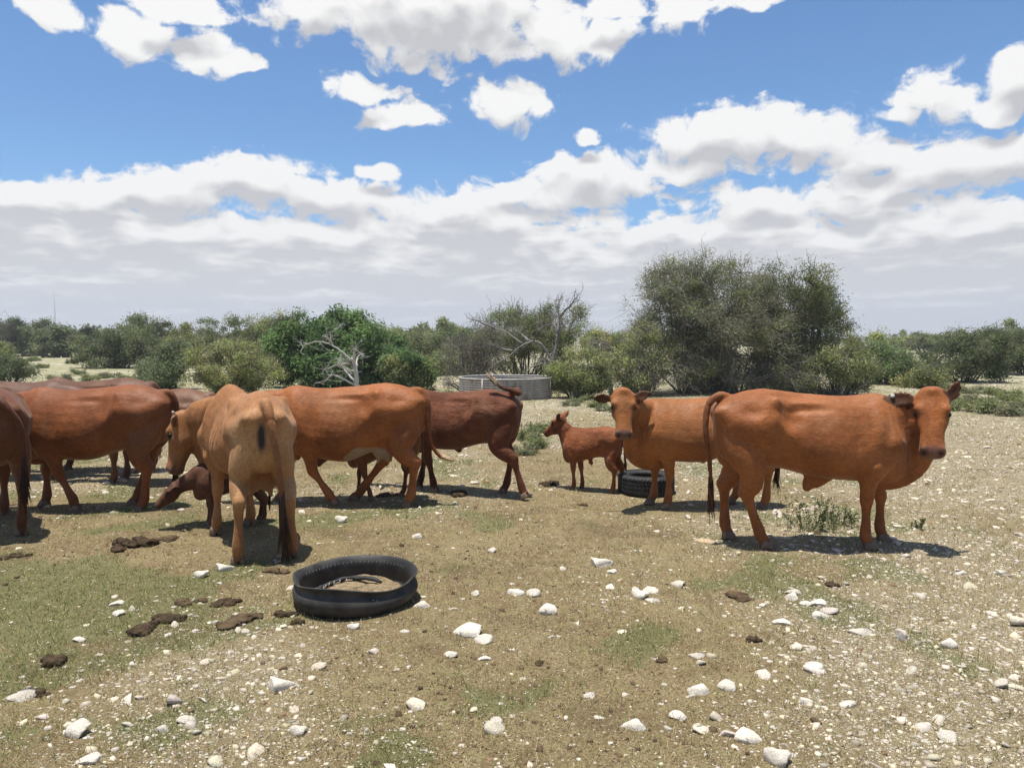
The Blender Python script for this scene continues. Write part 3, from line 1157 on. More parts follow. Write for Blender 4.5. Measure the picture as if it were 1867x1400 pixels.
def cow(spec):
    sx, sy, sz = spec.get('scale', (1, 1, 1))
    g = Geo()
    torso(g, spec.get('belly', 0.02), spec.get('fat', 1.0), spec.get('hump', 0.02))
    k = spec.get('leg', 1.0)
    spl = spec.get('splay', 0.0)
    legs = [('F', 1, spec.get('fl', STAND_F)), ('F', -1, spec.get('fr', STAND_F)), ('H', 1, spec.get('hl', STAND_H)), ('H', -1, spec.get('hr', STAND_H))]
    for kind, side, pose in legs:
        (foreleg if kind == 'F' else hindleg)(g, side, pose, k, spl)
    hs = spec.get('head_scale', 1.0)
    H = HeadFrame(spec.get('poll', (1.90, 0, 1.16)), spec.get('face', (.72, 0, -.69)), spec.get('brow', (.69, 0, .72)), hs, spec.get('short', 1.0))
    bk = H.p(0.02, 0, -0.10)
    neck = spec.get('neck')
    if neck is None:
        a = np.array((1.42, 0, .97))
        m1 = a * .5 + bk * .5
        neck = [(*(a * .72 + bk * .28), .20, .115), (*m1, .165, .100)]
        neck[1] = (*(a * .38 + bk * .62), .150, .092)
    path = [(1.12, 0, .93, .25, .14), (1.32, 0, .95, .25, .145)] + list(neck) + [(*bk, .112 * hs, .085 * hs)]
    g.limb(path, sub=5, n=20, lat=spec.get('neck_lat', (0.0, 1, 0)))
    head(g, H, spec.get('ears', EARS))
    dl = spec.get('dewlap')
    if dl:
        g.limb(dl, sub=4, n=14)
    else:
        g.limb([(*(np.array((1.42, 0, .97)) * .3 + bk * .7 + np.array((0, 0, -.10))), .05, .03), (1.50, 0, .72, .09, .034), (1.40, 0, .56, .10, .05), (1.20, 0, .52, .07, .06)], sub=4, n=14)
    # tail
    tail = np.array(spec.get('tail', [(.10, 0, 1.17), (.00, 0, 1.17), (-.06, 0, 1.08), (-.065, 0, .85), (-.05, 0, .62), (-.045, 0, .45)]), float)
    tr = np.linspace(1, 0, len(tail)) ** 1.1 * spec.get('tail_r', .022) + .0165
    tr[0] = .045
    TP = catmull(np.column_stack([tail, tr]), 6)
    g.tube(TP[:, :3], TP[:, 3], n=10)
    # belly fittings
    for kind in spec.get('under', ()):
        if kind == 'udder':
            for y in (-.06, .06):
                g.limb([(.36, y, .66, .12, .09), (.38, y, .57, .115, .085), (.385, y, .50, .08, .06), (.385, y * 1.1, .475, .03, .03)], n=14)
                for x in (.33, .43):
                    g.limb([(x, y * 1.2, .52, .022, .022), (x, y * 1.2, .455, .017, .017), (x, y * 1.2, .425, .013, .013)], n=8)
        if kind == 'sheath':
            g.limb([(.86, 0, .60, .10, .05), (.78, 0, .53, .085, .04), (.735, 0, .475, .05, .030), (.725, 0, .43, .022, .022)], n=12)
        if kind == 'navel':
            g.limb([(.80, 0, .58, .07, .04), (.76, 0, .52, .045, .03), (.75, 0, .48, .018, .018)], n=10)
    me0 = g.mesh('tmp')
    tmp = bpy.data.objects.new('tmp', me0)
    COL.objects.link(tmp)
    md = tmp.modifiers.new('r', 'REMESH')
    md.mode = 'VOXEL'
    md.voxel_size = spec.get('voxel', .0140)
    dg = bpy.context.evaluated_depsgraph_get()
    me = bpy.data.meshes.new_from_object(tmp.evaluated_get(dg))
    bpy.data.objects.remove(tmp)
    bpy.data.meshes.remove(me0)
    nv = len(me.vertices)
    V = np.empty(nv * 3, dtype=np.float32)
    me.vertices.foreach_get('co', V)
    V = V.reshape(-1, 3).astype(float)
    E = np.empty(len(me.edges) * 2, dtype=np.int32)
    me.edges.foreach_get('vertices', E)
    E = E.reshape(-1, 2)
    V = taubin(V, E, 16)
    me.vertices.foreach_set('co', V.astype(np.float32).ravel())
    me.update()
    N = vnormals(me)
    ha, hw, hu = H.loc(V)
    disp = np.zeros(nv)
    bk_ = spec.get('bony', 1.0)
    for c, r, h in BUMPS:
        for s in (1, -1):
            d = ((V - np.array((c[0], s * c[1], c[2]))) / np.array(r)) ** 2
            disp += bk_ * h * np.exp(-d.sum(1) * 1.1)
    # ribs
    rib = np.exp(-((V[:, 0] - .85) / .20) ** 2 - ((V[:, 2] - .88) / .15) ** 2) * (np.abs(V[:, 1]) > .15)
    disp += bk_ * rib * .0016 * np.sin((V[:, 0] + .25 * (V[:, 2] - .9)) * 2 * np.pi / .075)
    disp += .0022 * vnoise(V, 26, 3)
    # folds of loose skin on neck and brisket
    nk = np.exp(-((V[:, 0] - 1.42) / .14) ** 2 - ((V[:, 2] - .85) / .25) ** 2)
    disp += nk * .0045 * np.sin(V[:, 0] * 2 * np.pi / .055 + 1.6 * vnoise(V, 6, 8) + 2.5 * V[:, 2])
    near_head = (ha > -.12) & (ha < .6) & (np.abs(hw) < .17) & (hu > -.3) & (hu < .12)

    def hb(c, r, h):
        nonlocal disp
        for s in (1, -1):
            d = ((ha - c[0]) / r[0]) ** 2 + ((hw - s * c[1]) / r[1]) ** 2 + ((hu - c[2]) / r[2]) ** 2
            disp += np.where(near_head, h * hs * np.exp(-d), 0)
    hb((.135, .100, -.020), (.04, .035, .03), .024)      # brow
    hb((.165, .118, -.055), (.024, .03, .020), -.018)    # eye socket
    hb((.21, .085, -.16), (.07, .04, .05), .014)         # cheek
    hb((.30, .075, -.12), (.05, .03, .05), -.014)
    hb((.476, .054, -.082), (.018, .020, .022), -.030)   # nostril
    hb((.455, .070, -.062), (.02, .016, .014), .008)
    hb((.43, .09, -.142), (.06, .03, .007), -.009)      # mouth line
    hb((-.01, .0, .02), (.04, .06, .03), .014)           # poll
    V = V + N * disp[:, None]
    # ---------------- colours of the coat
    base = np.array(spec['coat'])
    dk = np.array(spec.get('points', base * .72))
    C = np.tile(base, (nv, 1))

    def mix(f, col):
        nonlocal C
        f = np.clip(f, 0, 1)[:, None]
        C = C * (1 - f) + np.array(col) * f
    n1 = vnoise(V, 7, 11)
    n2 = vnoise(V, 22, 12)
    mix(.35 * np.clip(n1, 0, 1), base * np.array((1.16, 1.22, 1.3)))
    mix(.30 * np.clip(-n1, 0, 1), dk)
    if spec.get('dark_neck', 0):
        mix(spec['dark_neck'] * np.clip((V[:, 0] - 1.15) / .35, 0, 1), dk)
    mix(.55 * np.clip((.42 - V[:, 2]) / .25, 0, 1) * (np.abs(hw) > -1), spec.get('shank', dk * .5 + base * .5))
    mix(.6 * np.clip((.085 - V[:, 2]) / .03, 0, 1), (.15, .085, .05))
    if spec.get('pale_rear'):
        d = ((V[:, 0] - .02) / .16) ** 2 + ((V[:, 2] - .80) / .36) ** 2
        mix(.75 * np.exp(-d * d), spec['pale_rear'])
    if spec.get('patch'):
        c, r, col = spec['patch']
        d = np.sqrt((((V - np.array(c)) / np.array(r)) ** 2).sum(1)) + .16 * n2 + .1 * n1
        mix((1.0 - d) * 14, col)
    # head
    fm = near_head.astype(float)
    pad = spec.get('nose', (.20, .11, .085))
    mix(fm * np.clip((ha - .418 + .012 * n2) / .03, 0, 1), pad)
    mix(fm * .75 * np.clip((ha - .36) / .1, 0, 1) * np.clip((ha - .36) / .1 - .1, 0, 1) * .4, pad)
    for s in (1, -1):
        d = ((ha - .477) / .022) ** 2 + ((hw - s * .058) / .021) ** 2 + ((hu + .084) / .022) ** 2
        mix(fm * 1.5 * np.exp(-d * 1.3), (.012, .008, .007))
        d = ((ha - .172) / .042) ** 2 + ((hw - s * .112) / .036) ** 2 + ((hu + .05) / .034) ** 2
        mix(fm * 1.1 * np.exp(-d), dk * .20)
        d = ((ha - .150) / .012) ** 2 + ((hw - s * .118) / .03) ** 2 + ((hu + .035) / .02) ** 2
        mix(fm * .5 * np.exp(-d), base * 1.3)
    d = ((ha - .44) / .055) ** 2 + ((hu + .142) / .008) ** 2
    mix(fm * .8 * np.exp(-d) * (np.abs(hw) > .02), dk * .3)
    mix(fm * .3 * np.clip(-hu / .1 - .6, 0, 1), dk * .8)
    # inner ears
    for side, (tip, face) in zip((1, -1), spec.get('ears', EARS)):
        root = H.p(0.055, side * 0.098, -0.055)
        td = tip[0] * side * H.w + tip[1] * H.f + tip[2] * H.u
        td /= np.linalg.norm(td)
        fd = face[0] * side * H.w + face[1] * H.f + face[2] * H.u
        fd -= td * (fd @ td)
        fd /= np.linalg.norm(fd)
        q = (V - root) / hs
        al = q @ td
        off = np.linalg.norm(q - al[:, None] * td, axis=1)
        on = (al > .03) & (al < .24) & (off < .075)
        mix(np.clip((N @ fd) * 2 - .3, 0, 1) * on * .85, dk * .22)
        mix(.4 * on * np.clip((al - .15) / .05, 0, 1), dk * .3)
    if spec.get('vulva'):
        d = ((V[:, 0] + .02) / .14) ** 2 + ((V[:, 1] - .022) / .030) ** 2 + ((V[:, 2] - .94) / .100) ** 2 + .25 * n2
        f = np.exp(-np.clip(d, 0, None) ** 2)
        mix(f * 1.1 * (V[:, 0] < .08), (.035, .028, .026))
    if 'udder' in spec.get('under', ()):
        d = ((V[:, 0] - .38) / .16) ** 2 + (V[:, 1] / .15) ** 2 + ((V[:, 2] - .49) / .09) ** 2
        mix(.7 * np.exp(-d ** 2), spec.get('udder_col', (.42, .25, .16)))
    # the tail is a shade darker than the rump
    dt = np.full(nv, 9.0)
    for q_ in TP[7:, :3]:
        dt = np.minimum(dt, ((V - q_) ** 2).sum(1))
    mix(.75 * np.clip(1.6 - np.sqrt(dt) / .035, 0, 1), spec.get('tail_col', dk * .9))
    bend = spec.get('bend')

    def finish(P):
        """bend the spine sideways, then scale"""
        P = np.array(P, float).reshape(-1, 3)
        if bend:
            x0, kk = bend
            t = np.clip(P[:, 0] - x0, 0, 1.3 - x0)
            rest = np.clip(P[:, 0] - 1.3, 0, None)
            a = kk * t
            # arc of curvature kk, then straight on
            X = x0 + np.sin(a) / kk + rest * np.cos(a)
            Y = (1 - np.cos(a)) / kk + rest * np.sin(a)
            X = np.where(P[:, 0] < x0, P[:, 0], X)
            Y = np.where(P[:, 0] < x0, 0, Y)
            Q = np.stack([X - P[:, 1] * np.sin(np.where(P[:, 0] < x0, 0, a)), Y + P[:, 1] * np.cos(np.where(P[:, 0] < x0, 0, a)), P[:, 2]], -1)
            P = Q
        return P * np.array((sx, sy, sz))
    W = finish(V)
    me.vertices.foreach_set('co', W.astype(np.float32).ravel())
    me.polygons.foreach_set('use_smooth', np.ones(len(me.polygons), dtype=bool))
    ca = me.color_attributes.new('tint', 'FLOAT_COLOR', 'POINT')
    c4 = np.ones((nv, 4), dtype=np.float32)
    c4[:, :3] = np.clip(C, 0.002, 1)
    ca.data.foreach_set('color', c4.ravel())
    me.materials.clear()
    me.materials.append(M_CURLY if spec.get('curly') else M_COAT)
    me.name = 'body'
    me.update()
    o = link(spec['name'], me, None, spec['loc'], R(spec['yaw']))
    tag(o, spec['label'], spec['cat'], spec.get('group'))
    # ---------------- parts
    def part(name, geo, mat, smooth=True):
        mm = geo.mesh(name, (mat,), smooth)
        n = len(mm.vertices)
        P = np.empty(n * 3, dtype=np.float32)
        mm.vertices.foreach_get('co', P)
        mm.vertices.foreach_set('co', finish(P.reshape(-1, 3)).astype(np.float32).ravel())
        mm.update()
        return link(name, mm, o)
    for s in (1, -1):
        e = Geo()
        ctr = H.p(.165, s * .110, -.052)
        th = np.linspace(0, np.pi, 8)
        e.loft([[ctr + hs * .0215 * (math.cos(a) * H.f * 1.15 + math.sin(a) * (math.cos(q) * H.w + math.sin(q) * H.u)) for q in np.linspace(0, 2 * np.pi, 12, endpoint=False)] for a in th[1:-1]])
        part('eye', e, M_EYE)
    for kind, side, pose in legs:
        ho, fe = pose[3], pose[2]
        y0 = side * ((.13 if kind == 'F' else .15) + spl)
        h = Geo()
        hx, hz = ho
        ang = spec.get('toe', {}).get((kind, side), 0.0)
        for t in (-1, 1):
            rr = []
            for z, a0, a1, w in ((.062, -.040, .034, .020), (.035, -.046, .050, .024), (.012, -.050, .064, .026), (-.003, -.050, .068, .026)):
                ring = []
                for q in np.linspace(0, 2 * np.pi, 14, endpoint=False):
                    cx = (a0 + a1) / 2 + (a1 - a0) / 2 * math.cos(q)
                    cy = w * math.sin(q) * (1 if math.cos(q) < 0 else 1 - .35 * math.cos(q)) + t * (.026 - .006 * max(0, math.cos(q)))
                    x, z2 = cx, z
                    if ang:
                        x, z2 = cx * math.cos(ang) + z * math.sin(ang), z * math.cos(ang) - cx * math.sin(ang)
                    ring.append((hx + x, y0 + cy, hz + z2))
                rr.append(ring)
            h.loft(rr)
        part('hoof', h, M_HOOF)
    rng = np.random.RandomState(spec.get('seed', 1))
    if spec.get('switch', True):
        hlen = spec.get('switch_len', .26)
        hc = np.array(spec.get('switch_col', dk * .35))
        end = TP[-1, :3]
        dr = TP[-1, :3] - TP[-5, :3]
        dr /= np.linalg.norm(dr)
        sw = Geo()
        grav = spec.get('switch_grav', .25)
        for i in range(80):
            st = TP[-1 - rng.randint(0, 6), :3] + rng.normal(size=3) * .008
            L = hlen * rng.uniform(.55, 1.05)
            sp = rng.normal(size=3) * .10
            pts = [st + (dr + sp * t) * L * t + np.array((0, 0, -grav)) * L * t * t for t in (0, .35, .7, 1.0)]
            sw.tube(pts, np.array((.005, .006, .0045, .001)), n=4, c=hc * rng.uniform(.6, 1.5))
        part('tail_switch', sw, M_HAIR, False)
    for hn in spec.get('horns', ()):
        q = Geo()
        pts = [H.p(*p) for p in hn]
        P = catmull(pts, 4)
        q.tube(P, np.linspace(.026, .010, len(P)) * hs, n=10)
        part('horn', q, M_HORN)
    if spec.get('ear_tag'):
        q = Geo()
        c = H.p(*spec['ear_tag'])
        for k2 in range(1):
            rr = []
            for d_ in (-.004, .004):
                rr.append([c + H.u * d_ * 1.2 + .5 * d_ * H.f + H.w * math.cos(a) * .017 + H.f * math.sin(a) * .019 for a in np.linspace(0, 2 * np.pi, 10, endpoint=False)])
            q.loft(rr)
        part('ear_tag', q, M_TAG, False)
    return o


M_TAG = simple_mat('ear_tag_plastic', (.36, .36, .31), rough=0.6)

TAN, CHEST, RED, DARKRED = (.235, .083, .026), (.205, .066, .021), (.15, .044, .016), (.105, .029, .012)


def wloc(px, Y):
    """ground position seen at column px, Y metres ahead"""
    return ((px - 933.5) / FPX * (Y * math.cos(PITCH) + CAMH * math.sin(PITCH)), Y, 0)


CATTLE = [
    # the big one on the right, broadside, face turned to us
    dict(name='bull', cat='bull', label='chestnut bull standing broadside at right with its face turned to the camera',
         loc=wloc(1303, 6.34), yaw=-4, coat=(.300, .100, .027), points=(.13, .040, .015), belly=.0, hump=.015, under=('sheath',), bony=1.35,
         hr=(.265, (.21, .44), (.32, .13), (.38, 0)), hl=(.20, (.10, .45), (.11, .13), (.14, 0)),
         fr=(1.16, (1.15, .39), (1.15, .12), (1.18, 0)), fl=(1.26, (1.36, .38), (1.36, .12), (1.39, 0)),
         neck=[(1.46, -.01, 1.01, .195, .115), (1.58, -.04, 1.08, .155, .100)], poll=(1.60, -.19, 1.25), face=(-.17, -.46, -.86), brow=(-.33, -.80, .5),
         ears=(((.50, -.95, -.1), (.75, .1, .65)), ((1, -.22, .0), (0, .25, 1))),
         dewlap=[(1.54, -.09, 1.02, .13, .055), (1.54, -.07, .85, .150, .046), (1.53, -.05, .69, .140, .040), (1.38, -.02, .575, .125, .06), (1.2, 0, .56, .09, .07)],
         tail=[(.12, 0, 1.17), (.02, -.01, 1.20), (-.07, -.03, 1.13), (-.095, -.05, .95), (-.07, -.05, .75), (-.05, -.04, .58), (-.045, -.04, .46)],
         nose=(.20, .095, .065), ear_tag=(.02, -.275, -.035), switch_len=.22),
    dict(name='cow', cat='cow', label='light brown cow facing left with head turned to camera, behind the broadside bull',
         loc=wloc(1408, 7.75), yaw=181, scale=(.93, .93, .89), coat=(.315, .115, .031), points=(.15, .05, .018), belly=.05, hump=.0, bony=.55, fat=1.08, under=('navel',),
         fl=(1.17, (1.14, .39), (1.15, .12), (1.18, 0)), fr=(1.2, (1.24, .39), (1.25, .12), (1.29, 0)),
         hl=(.24, (.10, .44), (.12, .13), (.16, 0)), hr=(.3, (.30, .44), (.34, .13), (.40, 0)),
         neck=[(1.43, .03, 1.01, .22, .14), (1.52, .12, 1.08, .175, .12)], poll=(1.65, .24, 1.30), face=(.03, .48, -.87), brow=(.0, .87, .48),
         ears=(((.9, -.3, .15), (.1, .3, 1)), ((1, .02, -.1), (0, .5, .85))),
         dewlap=[(1.54, .16, 1.0, .08, .045), (1.55, .14, .80, .09, .05), (1.50, .08, .62, .11, .06), (1.36, .02, .52, .11, .07), (1.15, 0, .50, .08, .07)],
         nose=(.17, .095, .07)),
    dict(name='cow', cat='cow', label='yellow tan cow seen from behind with small hump and one pale horn',
         loc=wloc(486, 5.72), yaw=113, splay=.045, coat=(.345, .155, .056), points=(.20, .075, .026), pale_rear=(.50, .29, .135), belly=.03, hump=.060, under=('udder',), vulva=True, bony=1.5, bend=(.35, .42),
         hl=(.24, (.07, .45), (.06, .13), (.09, 0)), hr=(.24, (.06, .45), (.06, .13), (.09, 0)),
         fl=(1.17, (1.16, .38), (1.15, .12), (1.18, 0)), fr=(1.17, (1.24, .38), (1.25, .12), (1.28, 0)),
         neck=[(1.50, .05, .95, .20, .115), (1.63, .15, .93, .165, .10)], poll=(1.76, .24, .97), face=(.10, .22, -.96), brow=(.85, .5, .2), neck_lat=(-.3, .95, 0),
         ears=(((1, -.35, -.55), (.2, -.2, -1)), ((1, -.2, -.5), (.2, -.2, -1))),
         dewlap=[(1.64, .15, .84, .13, .055), (1.57, .09, .68, .17, .06), (1.46, .04, .56, .15, .07), (1.25, 0, .54, .09, .07)],
         tail=[(.12, -.01, 1.18), (.00, -.02, 1.175), (-.085, -.04, 1.05), (-.105, -.075, .80), (-.085, -.105, .58), (-.065, -.115, .40)],
         horns=[[(.0, -.07, -.03), (-.02, -.15, -.07), (-.03, -.23, -.08)], [(.0, .07, -.03), (-.02, .13, -.06), (-.05, .17, -.06)]],
         tail_r=.032, tail_col=(.17, .056, .019), switch_len=.34, switch_col=(.05, .025, .014), switch_grav=.4),
    dict(name='cow', cat='cow', label='large chestnut cow walking left with white patch on udder, behind the tan cow',
         loc=wloc(772, 7.85), yaw=179, scale=(1.03, 1.0, .97), coat=(.310, .104, .028), points=(.155, .05, .017), belly=.11, under=('udder',), bony=1.05,
         udder_col=(.36, .25, .17), patch=((.50, .20, .51), (.24, .25, .125), (.34, .25, .17)),
         hl=(.22, (.06, .45), (.10, .13), (.15, 0)), hr=(.36, (.42, .42), (.62, .14), (.72, 0)),
         fl=(1.10, (1.05, .36), (.90, .13), (.83, .01)), fr=(1.25, (1.38, .37), (1.42, .12), (1.46, 0)),
         tail=[(.11, 0, 1.18), (.00, .02, 1.17), (-.055, .05, 1.05), (-.06, .06, .83), (-.085, .06, .64), (-.16, .06, .52), (-.22, .06, .49)],
         poll=(1.86, .0, 1.12), switch_col=(.42, .30, .17), switch_len=.10, switch_grav=.0, toe={('F', 1): .7}),
    dict(name='cow', cat='cow', label='dark red curly coated cow with raised tail, in front of the water tank',
         loc=wloc(943, 8.18), yaw=157, scale=(.90, .92, .90), coat=(.150, .046, .017), points=(.07, .02, .01), curly=True, belly=.03, bony=.9, under=('navel',),
         hl=(.20, (-.02, .47), (-.12, .15), (-.17, .03)), hr=(.26, (.14, .44), (.20, .13), (.25, 0)),
         fl=(1.15, (1.10, .38), (1.04, .12), (1.02, 0)), fr=(1.25, (1.30, .38), (1.36, .12), (1.40, 0)),
         tail=[(.13, 0, 1.17), (.02, .0, 1.24), (-.03, .03, 1.22), (.02, .06, 1.245), (.09, .08, 1.265), (.16, .09, 1.285), (.21, .10, 1.32)], tail_r=.034,
         switch_col=(.26, .19, .12), switch_len=.15, switch_grav=-.25, toe={('H', 1): .5}),
    dict(name='cow', cat='cow', label='red brown cow walking left beside the tan cow, behind the left edge cow',
         loc=wloc(314, 7.62), yaw=180, coat=(.225, .072, .021), points=(.10, .032, .013), belly=.05, scale=(1.0, 1, .97), bony=.7, fat=1.04,
         hl=(.26, (.16, .44), (.20, .13), (.25, 0)), hr=(.28, (.30, .43), (.40, .13), (.46, 0)),
         fl=(1.10, (1.02, .37), (.90, .13), (.87, 0)), fr=(1.22, (1.30, .37), (1.30, .12), (1.33, 0)), poll=(1.88, 0, 1.08)),
    dict(name='cow', cat='cow', label='dark red cow cut off by the left edge, seen from behind',
         loc=wloc(8, 6.30), yaw=129, coat=(.145, .052, .020), points=(.08, .024, .012), belly=.03, bony=1.0,
         hl=(.22, (.03, .45), (-.02, .13), (.0, 0)), hr=(.26, (.16, .44), (.20, .13), (.24, 0)), vulva=False,
         tail=[(.10, 0, 1.18), (.0, .01, 1.18), (-.06, -.05, 1.10), (-.07, -.13, .95), (-.06, -.15, .75), (-.05, -.15, .55)]),
    dict(name='cow', cat='cow', label='brown cow at far left whose grey brown back shows behind the others',
         loc=wloc(-95, 9.3), yaw=4, coat=(.125, .058, .036), points=(.08, .03, .02), voxel=.022, scale=(1, 1, .95), poll=(1.86, 0, .95)),
    dict(name='cow', cat='cow', label='brown cow with only its level back showing above the red brown cow',
         loc=wloc(285, 9.8), yaw=178, coat=(.135, .060, .033), points=(.09, .032, .02), voxel=.022, scale=(1, 1, .94), poll=(1.80, 0, .90), hump=.05),
    dict(name='cow', cat='cow', label='brown cow mostly hidden, its rump between the red brown cow and the tan cow',
         loc=wloc(392, 8.95), yaw=176, coat=(.15, .064, .031), points=(.1, .034, .02), voxel=.022, scale=(.95, 1, .875), poll=(1.82, 0, .95)),
    # calves
    dict(name='calf', cat='calf', label='small red brown calf standing alone near the second tyre, facing left',
         loc=wloc(1132, 8.42), yaw=154, short=.82, scale=(.445, .56, .57), coat=(.25, .080, .026), points=(.085, .026, .012), curly=True, belly=-.06, hump=0, bony=.5, leg=1.22, head_scale=1.22, voxel=.020,
         hl=(.24, (.10, .46), (.13, .13), (.18, 0)), hr=(.24, (.04, .46), (.06, .13), (.10, 0)),
         fl=(1.17, (1.18, .40), (1.16, .12), (1.20, 0)), fr=(1.17, (1.10, .40), (1.06, .12), (1.08, 0)), under=('navel',),
         neck=[(1.46, 0, 1.10, .20, .12), (1.55, 0, 1.20, .165, .105)], poll=(1.60, 0, 1.42), face=(.86, 0, -.50), brow=(.50, 0, .86), dewlap=[(1.5, 0, 1.0, .1, .06), (1.45, 0, .8, .1, .06), (1.3, 0, .62, .09, .06)],
         ears=(((.6, -.8, .25), (.8, .3, -.2)), ((.6, -.8, .35), (.8, .3, -.2))), nose=(.06, .035, .03),
         tail=[(.08, 0, 1.15), (-.02, 0, 1.14), (-.07, 0, 1.0), (-.075, 0, .8), (-.10, 0, .62)], switch_len=.18),
    dict(name='calf', cat='calf', label='dark brown calf reaching left with lowered head under the tan cow',
         loc=wloc(488, 7.15), yaw=208, scale=(.42, .50, .47), coat=(.105, .042, .020), points=(.07, .026, .014), belly=-.05, hump=0, bony=.3, leg=1.15, short=.85, head_scale=1.12, voxel=.020,
         neck=[(1.55, 0, .88, .18, .11), (1.72, 0, .82, .145, .1)], poll=(1.90, 0, .84), face=(.80, 0, -.60), brow=(.6, 0, .8), dewlap=[(1.5, 0, .8, .08, .05), (1.4, 0, .7, .09, .05), (1.25, 0, .6, .09, .06)],
         ears=(((.8, -.6, .0), (.5, .3, -.2)), ((.8, -.6, .0), (.5, .3, -.2))), nose=(.07, .035, .03)),
    dict(name='calf', cat='calf', label='light brown calf half hidden behind the large chestnut cow',
         loc=wloc(766, 8.12), yaw=182, scale=(.50, .60, .645), coat=(.19, .070, .026), points=(.12, .042, .018), dewlap=[(1.5, 0, .9, .09, .05), (1.42, 0, .78, .09, .05), (1.28, 0, .68, .08, .06)], belly=-.13, hump=0, bony=.3, leg=1.15, short=.85, head_scale=1.12, voxel=.020,
         hl=(.24, (.10, .46), (.12, .13), (.16, 0)), hr=(.3, (.30, .44), (.35, .13), (.42, 0)), poll=(1.85, 0, 1.0),
         fl=(1.17, (1.12, .40), (1.02, .12), (1.0, 0)), fr=(1.2, (1.28, .40), (1.3, .12), (1.34, 0))),
]
for _i, _s in enumerate(CATTLE):
    _s['seed'] = _i + 5
    cow(_s)

# ------------------------------------------------------------------ feeding tyre, second tyre, water tank, mast
M_RUBBER = simple_mat('old_rubber', (.020, .020, .020), rough=.6, noise_scale=7, bump=.25, spec=.3, col2=(.055, .050, .044))
M_RUBBER2 = simple_mat('dusty_rubber', (.022, .0215, .021), rough=.7, noise_scale=22, var=-.7, bump=.2, spec=.3)


def revolve(g, prof, n, f):
    """prof rows (r, z); f(theta, r, z) -> (r, z) lets the ring wobble"""
    th = np.linspace(0, 2 * np.pi, n, endpoint=False)
    rings = []
    for (r, z) in prof:
        row = []
        for t in th:
            rr, zz = f(t, r, z)
            row.append((rr * math.cos(t), rr * math.sin(t), zz))
        rings.append(row)
    g.loft(rings, cap=False)


def feeding_tyre():
    c = gp(624, 1134)
    root = link('feeding_tyre', None, None, (c.x + .0, c.y + .385, gz(c.x, c.y + .385) - .01))
    root.scale = (.98, .98, .78)
    tag(root, 'black rubber feeding trough made of a cut tyre turned inside out, with soil in it', 'trough')

    def wob(t, r, z):
        k = z / .23
        rr = r * (1 + .022 * math.sin(2 * t + .4) + .012 * math.sin(3 * t + 1.2) * k + .010 * math.sin(5 * t))
        dz = k * k * (.020 * math.sin(t * 2 - .9) + .012 * math.sin(3 * t + .5) + .020 * math.exp(-((t - 3.05) / .35) ** 2) + .014 * math.sin(t))
        rr += .022 * k * math.exp(-((t - 3.1) / .28) ** 2) + .010 * k * math.exp(-((t - .15) / .3) ** 2)
        return rr, z + dz
    out = [(.30, .000), (.335, .012), (.362, .040), (.381, .080), (.388, .115), (.381, .150), (.366, .180), (.362, .200), (.372, .222), (.380, .236),
           (.376, .243), (.366, .240), (.352, .222), (.341, .195), (.340, .150), (.346, .100), (.340, .062), (.310, .045)]
    P = catmull(np.array(out), 3)
    g = Geo()
    revolve(g, P, 96, wob)
    link('rim_shell', g.mesh('rim_shell', (M_RUBBER,), True), root)
    # soil fill
    s = Geo()
    rr = []
    rs2 = np.random.RandomState(4)
    for r in (.001, .08, .16, .24, .30, .345):
        rr.append([(r * math.cos(t), r * math.sin(t), .112 + .02 * math.sin(3 * t + r * 9) * (r / .3) - .03 * (r / .34) ** 2 + rs2.uniform(-.006, .006)
                    + .022 * math.exp(-((r * math.cos(t) - .15) ** 2 + (r * math.sin(t) - .02) ** 2) / .01)) for t in np.linspace(0, 2 * np.pi, 48, endpoint=False)])
    s.loft(rr, cap=False)
    link('soil_fill', s.mesh('soil_fill', (simple_mat('trough_soil', (.27, .20, .115), rough=.95, noise_scale=30, var=.5, bump=.8),), True), root)
    # curled bead lying inside, with the holes where it was stitched
    b = Geo()
    th = np.linspace(R(95), R(250), 26)
    pts = [(.25 * math.cos(t) + .02, .21 * math.sin(t) - .02, .126 + .012 * math.sin(4 * t)) for t in th]
    b.tube(pts, np.full(26, .015) * (1 + .25 * np.sin(np.arange(26) * 1.7)), n=8)
    b.tube([(-.05, .18, .125), (.03, .17, .14), (.10, .15, .135), (.15, .11, .125)], [.013, .018, .019, .012], n=8)
    bead = link('inner_bead', b.mesh('inner_bead', (M_RUBBER2,), True), root)
    q = Geo()
    for i in range(9):
        t = th[4 + i * 2]
        x, y = .222 * math.cos(t) + .02, .185 * math.sin(t) - .02
        q.tube([(x, y, .115), (x + .006, y + .004, .142)], [.0035, .0025], n=5)
    tag(link('stitch', q.mesh('stitch', (simple_mat('pale_cord', (.5, .47, .40), .8),)), bead), kind='stuff')
    # row of cut cords along the back of the rim and two white scuffs on the front
    q = Geo()
    for t in np.linspace(R(35), R(165), 27):
        r0, z0 = wob(t, .342, .208)
        r1, z1 = wob(t + .02, .338, .192)
        q.tube([((r0 - .004) * math.cos(t), (r0 - .004) * math.sin(t), z0), ((r1 - .004) * math.cos(t + .02), (r1 - .004) * math.sin(t + .02), z1)], [.0022, .0016], n=4)
    for t, z in ((R(-62), .165), (R(-58), .155)):
        r0, z0 = wob(t, .3765, z)
        q.tube([(r0 * math.cos(t), r0 * math.sin(t), z0 + .008), ((r0 + .001) * math.cos(t + .008), (r0 + .001) * math.sin(t + .008), z0 - .008)], [.004, .003], n=5)
    tag(link('cord_end', q.mesh('cord_end', (simple_mat('cord_grey', (.13, .125, .115), .8),)), root), kind='stuff')


